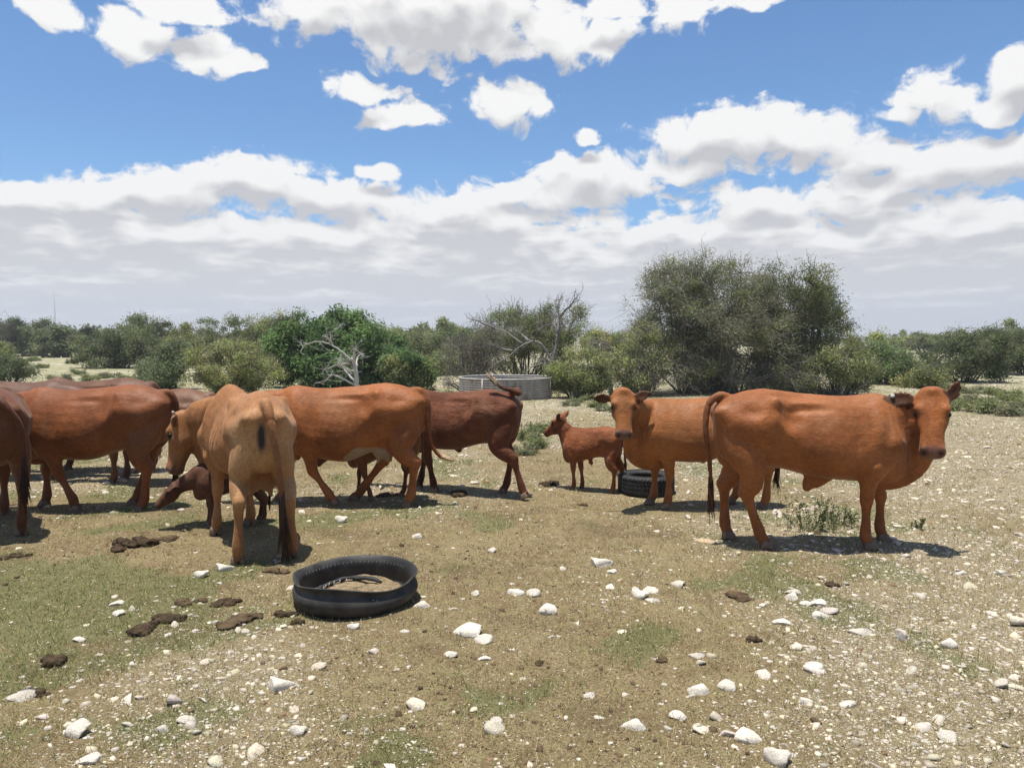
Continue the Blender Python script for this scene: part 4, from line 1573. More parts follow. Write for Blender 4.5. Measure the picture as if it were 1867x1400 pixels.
def second_tyre():
    c = gp(1187, 907)
    root = link('tyre', None, None, (c.x, c.y + .31, gz(c.x, c.y + .31)))
    tag(root, 'worn black tyre with zigzag tread lying flat behind the brown cow forelegs', 'tyre')

    def tread(t, r, z):
        if r > .299:
            k = (t / (2 * math.pi) * 46 + 1.3 * abs((z * 24) % 2 - 1)) % 1.0
            groove = k < .22 or abs((z - .105) % .042) < .006
            return (r - .010 if groove else r), z
        return r, z
    prof = [(.19, .03), (.215, .008), (.26, .002), (.292, .010), (.3, .026)]
    prof += [(.305, z) for z in np.linspace(.032, .178, 24)]
    prof += [(.3, .184), (.290, .200), (.258, .208), (.215, .203), (.193, .182), (.188, .165), (.20, .160), (.23, .172), (.27, .170), (.278, .11), (.27, .04), (.22, .028), (.19, .03)]
    g = Geo()
    revolve(g, prof, 368, tread)
    link('tread_body', g.mesh('tread_body', (M_RUBBER2,), False), root)
    g = Geo()
    for rr, zz in ((.268, .2085), (.232, .2065)):
        g.tube([(rr * math.cos(t), rr * math.sin(t), zz) for t in np.linspace(0, 2 * np.pi, 64)], .003, n=5)
    link('sidewall_rib', g.mesh('sidewall_rib', (M_RUBBER2,), True), root)


def tank_mat():
    m, b, bs, out = new_mat('galvanised_iron')
    tc = b.n('ShaderNodeTexCoord')
    v = tc.outputs['Object']
    f = b.noise(v, 2.2, 5, .65)
    f2 = b.noise(b.vmath('MULTIPLY', v, (6, 6, .8)), 2.0, 5, .7)
    c = b.mixc(b.smooth(f2, .35, .65), (.44, .41, .37, 1), (.31, .28, .245, 1))
    c = b.mixc(b.math('MULTIPLY', b.smooth(b.math('ADD', b.math('MULTIPLY', f, .6), b.math('MULTIPLY', f2, .5)), .56, .70), .8), c, (.21, .10, .05, 1))
    b.put(bs.inputs['Base Color'], c)
    bs.inputs['Metallic'].default_value = .05
    bs.inputs['Roughness'].default_value = .55
    return m


def water_tank():
    f = gp(922, 731)
    Rr = 1.33
    root = link('water_tank', None, None, (f.x * 1.06, f.y + Rr, gz(f.x, f.y + Rr) - .02))
    tag(root, 'low round corrugated iron water tank with rust stains, in front of the bushes', 'tank')
    m = tank_mat()
    H = .60
    z = np.linspace(0, H, 10 * 9 + 1)
    prof = [(Rr + .021 * math.sin(2 * math.pi * k / .064), k) for k in z] + [(Rr - .012 + .021 * math.sin(2 * math.pi * k / .064), k) for k in z[::-1]]
    g = Geo()
    revolve(g, prof, 112, lambda t, r, zz: (r + .010 * math.sin(3 * t), zz))
    wall = link('corrugated_wall', g.mesh('corrugated_wall', (m,), True), root)
    g = Geo()
    g.tube([((Rr + .010 * math.sin(3 * t)) * math.cos(t), (Rr + .010 * math.sin(3 * t)) * math.sin(t), H + .012) for t in np.linspace(0, 2 * np.pi, 113)], .022, n=8)
    link('rim', g.mesh('rim', (simple_mat('rim_iron', (.50, .47, .43), .5, 6, .4),), True), root)
    for t in (R(-118), R(-20), R(100)):
        g = Geo()
        rr = []
        for zz in (.0, H):
            rr.append([((Rr + e) * math.cos(t + a), (Rr + e) * math.sin(t + a), zz) for e, a in ((.0, -.018), (.024, -.018), (.024, .018), (.0, .018))])
        g.loft(rr)
        link('seam', g.mesh('seam', (m,)), wall)
    g = Geo()
    g.loft([[(r * math.cos(t), r * math.sin(t), .22) for t in np.linspace(0, 2 * np.pi, 64, endpoint=False)] for r in (.01, Rr - .02)], cap=False)
    link('water', g.mesh('water', (simple_mat('tank_water', (.05, .07, .05), .08, spec=.5),)), root)


def radio_mast():
    p = at(101, 600, 900)
    root = link('radio_mast', None, None, (p.x, 900, 0))
    tag(root, 'thin lattice radio mast far away on the horizon at left', 'mast')
    top = at(101, 533, 900).z
    g = Geo()
    m = simple_mat('mast_steel', (.30, .31, .33), .6)
    for k in range(3):
        a = k * 2.094
        g.tube([(.42 * math.cos(a), .42 * math.sin(a), 0), (.42 * math.cos(a), .42 * math.sin(a), top)], .17, n=4)
    n = 40
    for i in range(n):
        a, b_ = (i % 3) * 2.094, ((i + 1) % 3) * 2.094
        g.tube([(.42 * math.cos(a), .42 * math.sin(a), top * i / n), (.42 * math.cos(b_), .42 * math.sin(b_), top * (i + 1) / n)], .05, n=3)
    link('lattice', g.mesh('lattice', (m,)), root)
    for k in range(3):
        g = Geo()
        a = k * 2.094 + .5
        g.tube([(0, 0, top * .85), (22 * math.cos(a), 22 * math.sin(a), 0)], .02, n=3)
        link('guy_wire', g.mesh('guy_wire', (m,)), root)


feeding_tyre()
second_tyre()
water_tank()
radio_mast()

# ------------------------------------------------------------------ dung
M_DUNG = simple_mat('dung', (.078, .053, .032), rough=.95, noise_scale=26, var=.55, bump=1.0, spec=.1)
M_DUNG2 = simple_mat('dry_dung', (.115, .078, .045), rough=.95, noise_scale=20, var=.45, bump=1.0, spec=.1)


def dung(px, py, w, label, seed, mat, tall=.35):
    r = np.random.RandomState(seed)
    p = gp(px, py)
    W = w * math.hypot(p.y, CAMH) / FPX
    g = Geo()
    for k in range(5 + r.randint(5)):
        V, T = ICO3
        c = r.normal(size=3) * np.array((.26, .20, .0))
        s = r.uniform(.16, .36)
        tall_ = tall * .75
        P = V * (1 + .26 * vnoise3(V, 3.0, seed * 7 + k) + .16 * vnoise3(V, 8.0, seed + k) + .10 * vnoise3(V, 17.0, seed + k))[:, None] * s * np.array((1, .9, tall_ * 1.5)) + c + np.array((0, 0, s * tall_ * .45))
        g.add(P * W, T)
    o = link('dung_pat', g.mesh('dung_pat', (mat,), True), None, (p.x, p.y + W * .3, gz(p.x, p.y)), r.uniform(0, 6))
    tag(o, label, 'dung', 'cattle dung lying on the ground')


for i, (px, py, w, lab, m, t) in enumerate([
    (240, 997, 46, 'dark fresh dung heap on the soil between the left cattle', M_DUNG, .5),
    (212, 1004, 34, 'small dark dung beside the fresh heap between the left cattle', M_DUNG, .4),
    (305, 985, 40, 'dry flat dung right of the fresh heap between the left cattle', M_DUNG2, .25),
    (95, 1216, 38, 'round dark dung ball at lower left', M_DUNG, .6),
    (252, 1160, 54, 'dark dung at the lower end of the row left of the feeding tyre', M_DUNG, .4),
    (292, 1138, 50, 'dark ridged dung in the middle of the row left of the feeding tyre', M_DUNG, .45),
    (330, 1105, 46, 'dry dung at the upper end of the row left of the feeding tyre', M_DUNG2, .35),
    (412, 1106, 50, 'dark dung slab between the dung row and the feeding tyre', M_DUNG, .3),
    (428, 1140, 60, 'dry crumbled dung below the dark slab left of the feeding tyre', M_DUNG2, .25),
    (512, 1126, 30, 'dark dung lump touching the left foot of the feeding tyre', M_DUNG, .5),
    (542, 1140, 26, 'crumbly dark dung just below the left of the feeding tyre', M_DUNG, .5),
    (500, 1048, 34, 'flat brown dung beside the right hind hoof of the tan cow', M_DUNG2, .3),
    (62, 1264, 30, 'dark dung behind the grey-sided stone at the left edge', M_DUNG, .5),
    (1345, 1090, 44, 'flat brown dung slab below the chestnut bull', M_DUNG2, .25),
    (1375, 1172, 22, 'small dark dung lump in the right foreground', M_DUNG, .6),
    (985, 1212, 18, 'small dark dung crumb in the middle foreground', M_DUNG, .5),
    (1210, 1205, 20, 'brown dung crumb right of the middle foreground', M_DUNG2, .5),
    (1140, 868, 40, 'dark dung by the hooves of the lone calf', M_DUNG, .5),
    (1000, 885, 30, 'dark dung in front of the lone calf', M_DUNG, .5),
    (1060, 920, 18, 'small brown dung between the dark red cow and the second tyre', M_DUNG2, .5),
    (840, 905, 34, 'dark dung under the dark red cow', M_DUNG, .4),
    (700, 905, 34, 'dark dung under the walking chestnut cow', M_DUNG2, .35),
    (30, 1020, 30, 'dung by the hooves of the cow at the left edge', M_DUNG, .4),
    (1490, 1320, 16, 'small brown dung crumb at lower right', M_DUNG2, .5),
    (1520, 1070, 22, 'dark dung in the gravel below the bull', M_DUNG, .5),
]):
    dung(px, py, w, lab, 40 + i, m, t)

# ------------------------------------------------------------------ trees and bushes
M_LEAF = tint_mat('thorn_leaves', .75, .35, spec=.08)
M_BARK = tint_mat('grey_bark', .9, 0, spec=.15, bump_scale=25, bump=.6)
M_DEAD = tint_mat('bleached_wood', .85, 0, spec=.2, bump_scale=18, bump=.7)


def norm(a):
    return a / (np.linalg.norm(a, axis=-1, keepdims=True) + 1e-9)


def twig_mesh(g, P0, P1, r0, r1, sag, rng, col, n=3, seg=3):
    """many thin curved twigs at once"""
    N = len(P0)
    ts = np.linspace(0, 1, seg + 1)
    d = P1 - P0
    L = np.linalg.norm(d, axis=1, keepdims=True)
    jit = rng.normal(size=(N, 3)) * L * .12
    pts = P0[:, None] + d[:, None] * ts[None, :, None] + (4 * ts * (1 - ts))[None, :, None] * (jit + np.array((0, 0, 1.0)) * sag * L)[:, None]
    tn = norm(d)
    ref = np.where(np.abs(tn[:, 2:3]) < .8, np.array([[0, 0, 1.0]]), np.array([[1.0, 0, 0]]))
    a = norm(np.cross(tn, ref))
    b = np.cross(tn, a)
    th = np.linspace(0, 2 * np.pi, n, endpoint=False)
    circ = np.cos(th)[None, :, None] * a[:, None] + np.sin(th)[None, :, None] * b[:, None]
    rad = (np.asarray(r0).reshape(-1, 1) * (1 - ts) + np.asarray(r1).reshape(-1, 1) * ts)
    V = pts[:, :, None, :] + rad[:, :, None, None] * circ[:, None]
    idx = np.arange(N)[:, None, None] * ((seg + 1) * n)
    i = np.arange(seg)[None, :, None] * n
    j = np.arange(n)[None, None, :]
    j2 = (j + 1) % n
    Q = np.stack([idx + i + j, idx + i + j2, idx + i + n + j2, idx + i + n + j], -1).reshape(-1, 4)
    C = np.repeat(np.asarray(col)[None] * rng.uniform(.65, 1.3, (N, 1)), (seg + 1) * n, 0)
    V = V.reshape(-1, 3)
    g.V.append(V)
    g.Q.append(Q + g.nv)
    g.C.append(C)
    g.nv += len(V)
    return pts


def bush_meshes(blobs, n_cl, lpc, ls, cols, bark, seed, clr=.28, twigs=6, twl=.45, tw_r=.006, stems=26, stem_r=.035, skel=.0, up=.35, droop=0.0, bough=4, low_bare=0.0):
    """blobs: (x, y, z, rx, ry, rz) relative to the base. Returns (trunk mesh, crown mesh)."""
    r = np.random.RandomState(seed)
    B = np.array(blobs, float)
    vol = (B[:, 3] * B[:, 4] * B[:, 5]) ** .8
    which = r.choice(len(B), n_cl, p=vol / vol.sum())
    d = norm(r.normal(size=(n_cl, 3)))
    rad = r.uniform(.12, 1, n_cl) ** .42
    lump = 1 + .16 * vnoise3(d + which[:, None], 3.0, seed)
    # boughs: rounded masses, each holding a handful of leaf clumps, with gaps between them
    nb = max(16, n_cl // bough)
    Bc = (B[which, :3] + d * rad[:, None] * lump[:, None] * B[which, 3:])[:nb]
    br = (B[which, 3] * B[which, 5])[:nb] ** .5 * r.uniform(.18, .36, nb)
    bi = r.randint(0, nb, n_cl)
    dd_ = norm(r.normal(size=(n_cl, 3)) + np.array((0, 0, .35)))
    Cc = Bc[bi] + dd_ * (br[bi] * r.uniform(.5, 1.0, n_cl) ** .5)[:, None] * np.array((1, 1, .72))
    ok = Cc[:, 2] > .05
    Cc, bi = Cc[ok], bi[ok]
    n = len(Cc)
    g = Geo()
    # stems from the base fan out through the crown
    ns = min(stems, n)
    tip = Cc[r.choice(n, ns, replace=False)] * np.array((.9, .9, .92))
    base = r.normal(size=(ns, 3)) * np.array((.12, .12, 0)) * B[:, 3].max() * .5
    base[:, 0] += tip[:, 0] * .25
    base[:, 1] += tip[:, 1] * .25
    base[:, 2] = -.05
    sp = twig_mesh(g, base, tip, np.full(ns, stem_r) * r.uniform(.6, 1.3, ns), np.full(ns, stem_r * .22), .10, r, bark, n=5, seg=6)
    nodes = sp[:, 2:].reshape(-1, 3)
    # each clump hangs on the nearest stem node
    src = np.empty_like(Cc)
    for i0 in range(0, n, 400):
        dd = ((Cc[i0:i0 + 400, None] - nodes[None]) ** 2).sum(-1)
        src[i0:i0 + 400] = nodes[dd.argmin(1)]
    twig_mesh(g, src, Cc, np.full(n, tw_r * 1.8), np.full(n, tw_r * .7), .08, r, bark, n=3, seg=2)
    twigs = int(math.ceil(twigs * .55))
    if twigs:
        P0 = np.repeat(Cc, twigs, 0) + r.normal(size=(n * twigs, 3)) * clr * .4
        out = norm(P0 - B[:, :3].mean(0) * np.array((1, 1, .8)))
        dr = norm(out * .8 + r.normal(size=(n * twigs, 3)) * .75 + np.array((0, 0, up)))
        dr[:, 2] -= droop * r.uniform(0, 1, n * twigs)
        L = twl * r.uniform(.3, 1.0, (n * twigs, 1))
        twig_mesh(g, P0, P0 + dr * L, np.full(n * twigs, tw_r * 1.15), np.full(n * twigs, tw_r * .3), .12, r, bark, n=3, seg=2)
    trunk = g.mesh('trunk', (M_BARK,))
    # leaves
    clump_t = r.uniform(.8, 1.2, n) * r.uniform(.78, 1.22, nb)[bi]
    ci = r.choice(len(cols), nb)[bi]
    zmax = Cc[:, 2].max()
    act = r.uniform(size=n) > skel + low_bare * np.clip(1 - Cc[:, 2] / (.62 * zmax), 0, 1)
    cc, tt, ii, bo = Cc[act], clump_t[act], ci[act], Bc[bi[act]]
    m = len(cc)
    N = m * lpc
    kc = np.repeat(np.arange(m), lpc)
    off = r.normal(size=(N, 3)) * clr * .70 * np.array((1, 1, .75)) * np.repeat(r.uniform(.6, 1.25, m), lpc)[:, None]
    P = cc[kc] + off
    P[:, 2] = np.maximum(P[:, 2], .02)
    out = norm(P - bo[kc] + np.array((0, 0, .02)))
    nr = norm(out * .9 + np.array((0, 0, .35)) + r.normal(size=(N, 3)) * .55)
    a = norm(np.cross(nr, norm(r.normal(size=(N, 3)))))
    b = np.cross(nr, a)
    s = ls * r.uniform(.55, 1.35, N)[:, None]
    asp = .5
    s = s * 1.22
    V = np.stack([P - a * s, P + b * s * asp, P + a * s * .7 - b * s * asp * .8], 1).reshape(-1, 3)
    Q = np.arange(N * 3).reshape(-1, 3)
    pal = np.array(cols)[ii][kc] * tt[kc][:, None] * r.uniform(.75, 1.28, (N, 1)) * np.stack([r.uniform(.85, 1.2, N), np.ones(N), r.uniform(.8, 1.15, N)], -1)
    C = np.repeat(pal, 3, 0)
    crown = np_mesh('crown', V, Q, None, (M_LEAF,), C)
    return trunk, crown


OLIVE = [(0.186, 0.219, 0.088), (0.219, 0.241, 0.099), (0.154, 0.186, 0.084)]
DARK = [(0.128, 0.162, 0.075), (0.152, 0.178, 0.088), (0.115, 0.139, 0.075)]
GREY = [(0.230, 0.241, 0.135), (0.198, 0.210, 0.120)]
GREEN = [(0.135, 0.221, 0.081), (0.157, 0.243, 0.086), (0.113, 0.189, 0.073)]
LIME = [(0.285, 0.329, 0.114), (0.251, 0.295, 0.110), (0.329, 0.350, 0.143)]
YELL = [(0.350, 0.329, 0.120), (0.285, 0.306, 0.110)]
BARKG, BARKD = (.20, .18, .155), (.11, .095, .085)


def bush(name, label, cat, Y, spots, group=None, **kw):
    """spots: (px, py, half width px, half height px) of the crown's lumps at distance Y"""
    k = Y / FPX
    blobs = []
    px0 = sum(s[0] for s in spots) / len(spots)
    base = at(px0, 620, Y)
    zb = gz(base.x, Y)
    for i, (px, py, rx, ry) in enumerate(spots):
        p = at(px, py, Y)
        rr = rx * k
        blobs.append((p.x - base.x, ((i * 37) % 5 - 2) * .12 * rr, max(p.z - zb, ry * k * .75), rr, min(rr, 1.6 + .5 * rr), ry * k))
    t, c = bush_meshes(blobs, **kw)
    root = link(name, None, None, (base.x, Y, zb))
    tag(root, label, cat, group)
    link('trunk', t, root)
    link('crown', c, root)
    return root


# --- big thorn thicket right of centre
bush('thorn_tree', 'tallest grey green thorn tree, towering behind the bull and light brown cow', 'tree', 24.5,
     [(1250, 560, 88, 80), (1330, 560, 100, 85), (1250, 655, 100, 70), (1345, 650, 105, 75), (1225, 520, 56, 46), (1195, 590, 42, 60), (1290, 600, 110, 70)],
     n_cl=1200, lpc=80, ls=.031, cols=OLIVE + GREY + [(.18, .22, .085)], bark=BARKG, seed=11, clr=.24, twigs=8, twl=.75, tw_r=.006, stems=40, stem_r=.045, skel=.04, low_bare=.42, droop=.5)
bush('thorn_tree', 'dense olive thorn tree joined to the right side of the tallest thorn tree', 'tree', 25.2,
     [(1425, 550, 82, 70), (1450, 610, 85, 75), (1500, 580, 58, 50), (1420, 660, 90, 55)],
     n_cl=760, lpc=90, ls=.034, cols=OLIVE + DARK, bark=BARKD, seed=12, clr=.22, twigs=4, twl=.5, tw_r=.007, stems=30, stem_r=.05, skel=.05, low_bare=.25)
bush('thorn_bush', 'olive bush at the foot of the tall thorn trees, right end', 'bush', 23.6,
     [(1530, 660, 62, 55), (1500, 690, 60, 35), (1560, 690, 40, 35)],
     n_cl=260, lpc=85, ls=.032, cols=OLIVE, bark=BARKG, seed=13, clr=.20, twigs=5, twl=.35, skel=.1)
bush('thorn_bush', 'grey twiggy low bush at the left foot of the tallest thorn tree', 'bush', 23.4,
     [(1160, 665, 45, 55), (1185, 640, 42, 50), (1150, 700, 45, 28)],
     n_cl=260, lpc=75, ls=.030, cols=GREY + LIME, bark=BARKG, seed=14, clr=.20, twigs=8, twl=.55, tw_r=.005, skel=.15, droop=.3)
bush('thorn_bush', 'dark tangled undergrowth at the foot of the tall thorn trees', 'bush', 23.9,
     [(1235, 690, 62, 34), (1310, 692, 66, 34), (1385, 690, 66, 36), (1450, 690, 50, 34)],
     n_cl=380, lpc=44, ls=.030, cols=OLIVE + GREY, bark=(.19, .17, .15), seed=24, clr=.22, twigs=9, twl=.6, tw_r=.006, skel=.35, droop=.3)
# --- behind the tank
bush('thorn_tree', 'thorn tree with green top and bare grey lower branches behind the water tank', 'tree', 27.5,
     [(945, 612, 78, 45), (1010, 600, 62, 48), (900, 640, 62, 50), (980, 655, 90, 45)],
     n_cl=560, lpc=85, ls=.034, cols=OLIVE + [(.20, .26, .085), (.18, .235, .075)], bark=BARKG, seed=15, clr=.22, twigs=7, twl=.6, tw_r=.007, stems=30, skel=.05, low_bare=.7)
bush('thorn_bush', 'grey brown leafless bush left of the water tank', 'bush', 25.5,
     [(850, 655, 42, 48), (880, 645, 40, 55), (835, 695, 40, 28)],
     n_cl=240, lpc=26, ls=.028, cols=GREY, bark=(.17, .15, .13), seed=16, clr=.20, twigs=12, twl=.5, tw_r=.006, skel=.45)
bush('thorn_bush', 'yellow green bush right of the water tank', 'bush', 22.6,
     [(1055, 680, 52, 38), (1085, 690, 40, 32), (1025, 695, 36, 26)],
     n_cl=240, lpc=95, ls=.030, cols=LIME + OLIVE, bark=BARKG, seed=17, clr=.18, twigs=4, twl=.35)
bush('thorn_bush', 'yellowish bush behind the dead trunk right of the water tank', 'bush', 33,
     [(1095, 622, 45, 32), (1125, 640, 40, 35)],
     n_cl=130, lpc=90, ls=.045, cols=YELL + OLIVE, bark=BARKG, seed=18, clr=.28, twigs=4, twl=.5)
# --- bright green bush left of centre
bush('leafy_bush', 'large bright green leafy bush behind the bleached dead tree', 'bush', 28,
     [(570, 625, 62, 52), (625, 622, 66, 52), (680, 635, 58, 50), (600, 670, 90, 42), (690, 675, 60, 38), (530, 650, 45, 45)],
     n_cl=520, lpc=130, ls=.062, cols=GREEN, bark=BARKD, seed=19, clr=.26, twigs=2, twl=.4, skel=.0)
bush('leafy_bush', 'lower green bush at the right end of the bright green bush', 'bush', 27,
     [(730, 675, 46, 35), (765, 690, 36, 24)],
     n_cl=150, lpc=110, ls=.045, cols=GREEN + OLIVE, bark=BARKD, seed=20, clr=.2, twigs=3, twl=.35)
bush('round_bush', 'pale yellow green rounded bush behind the tan cow', 'bush', 24,
     [(425, 665, 72, 50), (395, 680, 48, 38), (460, 680, 48, 42)],
     n_cl=420, lpc=80, ls=.030, cols=LIME + [(.25, .255, .13)], bark=(.24, .21, .15), seed=21, clr=.15, twigs=8, twl=.35, tw_r=.006, up=.7)
bush('thorn_bush', 'soft grey green bush left of the pale rounded bush', 'bush', 26,
     [(305, 672, 40, 42), (285, 690, 36, 28), (325, 650, 30, 30)],
     n_cl=220, lpc=95, ls=.034, cols=[(.15, .20, .10), (.17, .205, .11)], bark=BARKG, seed=22, clr=.2, twigs=3, twl=.3)
# --- middle distance, left
MID = [
    ('dark thorn tree standing alone on the pale flat at left', 46, [(190, 630, 45, 38), (225, 625, 45, 38), (255, 640, 40, 36), (205, 655, 55, 20)], DARK, 300),
    ('olive thorn tree behind the dark tree at left', 58, [(285, 612, 55, 32), (255, 605, 40, 26), (320, 625, 40, 30)], OLIVE + DARK, 240),
    ('broad olive thorn tree behind the pale rounded bush', 54, [(385, 615, 60, 32), (440, 612, 55, 30), (480, 625, 40, 32), (340, 630, 40, 30)], OLIVE, 280),
    ('grey crowned tree behind the left of the bright green bush', 44, [(520, 605, 30, 28), (545, 590, 26, 20)], GREY + DARK, 110),
    ('dark rounded tree at the far left with a violet grey foot', 84, [(40, 605, 48, 28), (85, 608, 42, 28), (10, 610, 40, 30), (60, 630, 55, 20)], DARK + [(.11, .10, .085)], 260),
    ('small dark tree far off between the left trees', 100, [(120, 618, 26, 18), (140, 622, 20, 16)], DARK, 90),
    ('green bush at the left edge above the cattle', 30, [(25, 675, 34, 22), (5, 690, 26, 18)], [(.15, .19, .09), (.13, .16, .08)], 120),
    ('light olive bush at the left edge behind the green bush', 44, [(0, 640, 22, 22), (-25, 650, 30, 24)], OLIVE, 90),
    ('olive bush behind the gap left of the water tank', 48, [(770, 640, 40, 30), (740, 625, 32, 26), (800, 650, 36, 28)], OLIVE + DARK, 220),
    ('brown green tree in the gap left of the water tank', 60, [(775, 622, 45, 22), (735, 615, 28, 20)], GREY + OLIVE, 170),
    ('green tree crown rising behind the gap left of the water tank', 62, [(840, 618, 36, 22), (815, 625, 28, 20)], GREEN + OLIVE, 140),
    ('low olive bush in front of the gap left of the water tank', 36, [(790, 680, 40, 22), (820, 665, 30, 26)], OLIVE, 150),
    # right
    ('green leafy bush right of the tall thorn trees', 29, [(1610, 665, 46, 35), (1640, 680, 45, 30), (1590, 650, 28, 30)], [(.13, .20, .08), (.155, .205, .09)], 230),
    ('slender pale sapling right of the tall thorn trees', 30, [(1600, 622, 12, 20), (1604, 640, 16, 14)], LIME, 36),
    ('dark thorn tree behind the bull head', 31, [(1735, 650, 52, 40), (1775, 645, 52, 42), (1700, 665, 35, 35), (1800, 665, 38, 38)], DARK, 400),
    ('dark thorn tree cut by the right edge', 37, [(1845, 640, 42, 38), (1890, 640, 50, 42)], DARK, 240),
    ('grey topped tree behind the dark trees at right', 46, [(1790, 622, 50, 18), (1850, 618, 40, 18)], GREY + DARK, 150),
    ('yellowish bush in front of the green bush at right', 27, [(1690, 690, 30, 18), (1665, 700, 26, 14)], YELL + OLIVE, 110),
]
for i, (lab, Y, spots, cols, ncl) in enumerate(MID):
    bush('thorn_bush' if 'bush' in lab else 'thorn_tree', lab, 'bush' if 'bush' in lab else 'tree', Y, spots,
         n_cl=int(ncl * 1.05), lpc=80, ls=.0011 * Y + .006, cols=cols, bark=BARKD if cols is DARK else BARKG, seed=50 + i, clr=.16 + .0028 * Y, twigs=3, twl=.25 + .006 * Y, tw_r=.004 + .0001 * Y, stems=16, skel=.05)

# --- the far treeline: a few kinds, copied
def far_proto(seed, cols, w, h):
    blobs = [(-.28 * w, 0, .5 * h, .34 * w, .34 * w, .42 * h), (.25 * w, .1 * w, .52 * h, .36 * w, .34 * w, .46 * h), (0, -.1 * w, .55 * h, .36 * w, .36 * w, .48 * h), (0, 0, .28 * h, .5 * w, .4 * w, .3 * h)]
    t, c = bush_meshes(blobs, n_cl=110, lpc=30, ls=.19, cols=cols, bark=BARKD, seed=seed, clr=.42, twigs=1, twl=.8, tw_r=.02, stems=8, stem_r=.1)
    return t, c


PROTO = [far_proto(300 + i, c, w, h) for i, (c, w, h) in enumerate([(DARK, 7, 3.6), (OLIVE, 6, 3.2), (DARK + OLIVE, 8, 4.2), (GREY + DARK, 6.5, 3.4), (OLIVE, 5, 4.0)])]
rf = np.random.RandomState(77)
far_spots = []
for px in np.arange(-40, 1920, 27):
    far_spots.append((px + rf.uniform(-10, 10), rf.uniform(140, 320)))
for px in (160, 120, 20, 330, 480, 560, 720, 760, 810, 850, 1110, 1880, 1860):
    far_spots.append((px + rf.uniform(-12, 12), rf.uniform(85, 130)))
for px in list(range(-60, 520, 34)) + list(range(700, 880, 40)) + list(range(1700, 1960, 34)):
    far_spots.append((px + rf.uniform(-14, 14), rf.uniform(62, 110)))
for (px, Y) in far_spots:
    x, y, _ = wloc_far = ((px - 933.5) / FPX * Y, Y, 0)
    t, c = PROTO[rf.randint(5)]
    root = link('far_tree', None, None, (x, Y, gz(x, Y) - .1), rf.uniform(0, 6.28))
    s = rf.uniform(.65, 1.0)
    root.scale = (s * rf.uniform(.9, 1.3), s * rf.uniform(.9, 1.2), s)
    side = 'left' if px < 860 else 'right'
    lab = 'small distant tree in the treeline along the horizon, %s half' % side
    tag(root, lab, 'tree', 'distant trees along the horizon, %s half' % side)
    link('trunk', t, root)
    link('crown', c, root)

# --- low shrublets on the pale flats
SH = [bush_meshes([(0, 0, .12, .34, .30, .14), (.15, .1, .10, .22, .2, .11)], n_cl=46, lpc=46, ls=.026, cols=c, bark=BARKG, seed=400 + i, clr=.09, twigs=3, twl=.16, tw_r=.003, stems=8, stem_r=.008)
      for i, c in enumerate((OLIVE, GREY, GREY + OLIVE))]
SHRUBS = [
    (1720, 742, 1.1), (1760, 735, 1.3), (1800, 742, 1.0), (1835, 730, 1.2), (1700, 728, .9), (1745, 752, 1.0), (1790, 756, 1.2), (1832, 760, 1.3), (1860, 752, 1.1), (1815, 722, 1.0), (1775, 718, 1.2), (1740, 714, 1.1), (1850, 738, 1.0),
    (1708, 745, 1.0), (1725, 722, 1.0), (1090, 745, .8), (1110, 752, .7), (965, 800, .8), (985, 790, .8), (1040, 742, .7), (1060, 735, .8), (975, 815, .7), (955, 828, .6),
    (40, 684, 1.4), (80, 672, 1.2), (110, 690, 1.5), (140, 680, 1.2), (165, 690, 1.4), (200, 684, 1.5), (225, 692, 1.3), (60, 660, 1.6), (90, 652, 1.5), (130, 662, 1.4), (35, 664, 1.5), (245, 690, 1.2), (155, 655, 1.8), (115, 640, 2.0), (147, 646, 1.8),
]
ORD = ['leftmost', 'second from left', 'third from left', 'fourth from left', 'fifth from left', 'sixth from left', 'seventh from left', 'eighth from left',
       'eighth from right', 'seventh from right', 'sixth from right', 'fifth from right', 'fourth from right', 'third from right', 'second from right', 'rightmost']


def shrub_zone(px):
    return 'on the stony flat at right behind the bull' if px > 1600 else ('on the pale flat at far left behind the cattle' if px < 300 else 'near the water tank and the lone calf')


for i, (px, py, s) in enumerate(SHRUBS):
    p = gp(px, py)
    t, c = SH[i % 3]
    root = link('low_shrub', None, None, (p.x, p.y, gz(p.x, p.y)), i * 1.7)
    root.scale = (s, s, s * .85)
    zone = shrub_zone(px)
    peers = sorted(q[0] for q in SHRUBS if shrub_zone(q[0]) == zone)
    k, m_ = peers.index(px), len(peers)
    word = ORD[k] if k < m_ / 2 else ORD[16 - (m_ - k)]
    tag(root, '%s low shrublet %s' % (word, zone), 'shrub', 'low shrublets ' + zone)
    link('trunk', t, root)
    link('crown', c, root)

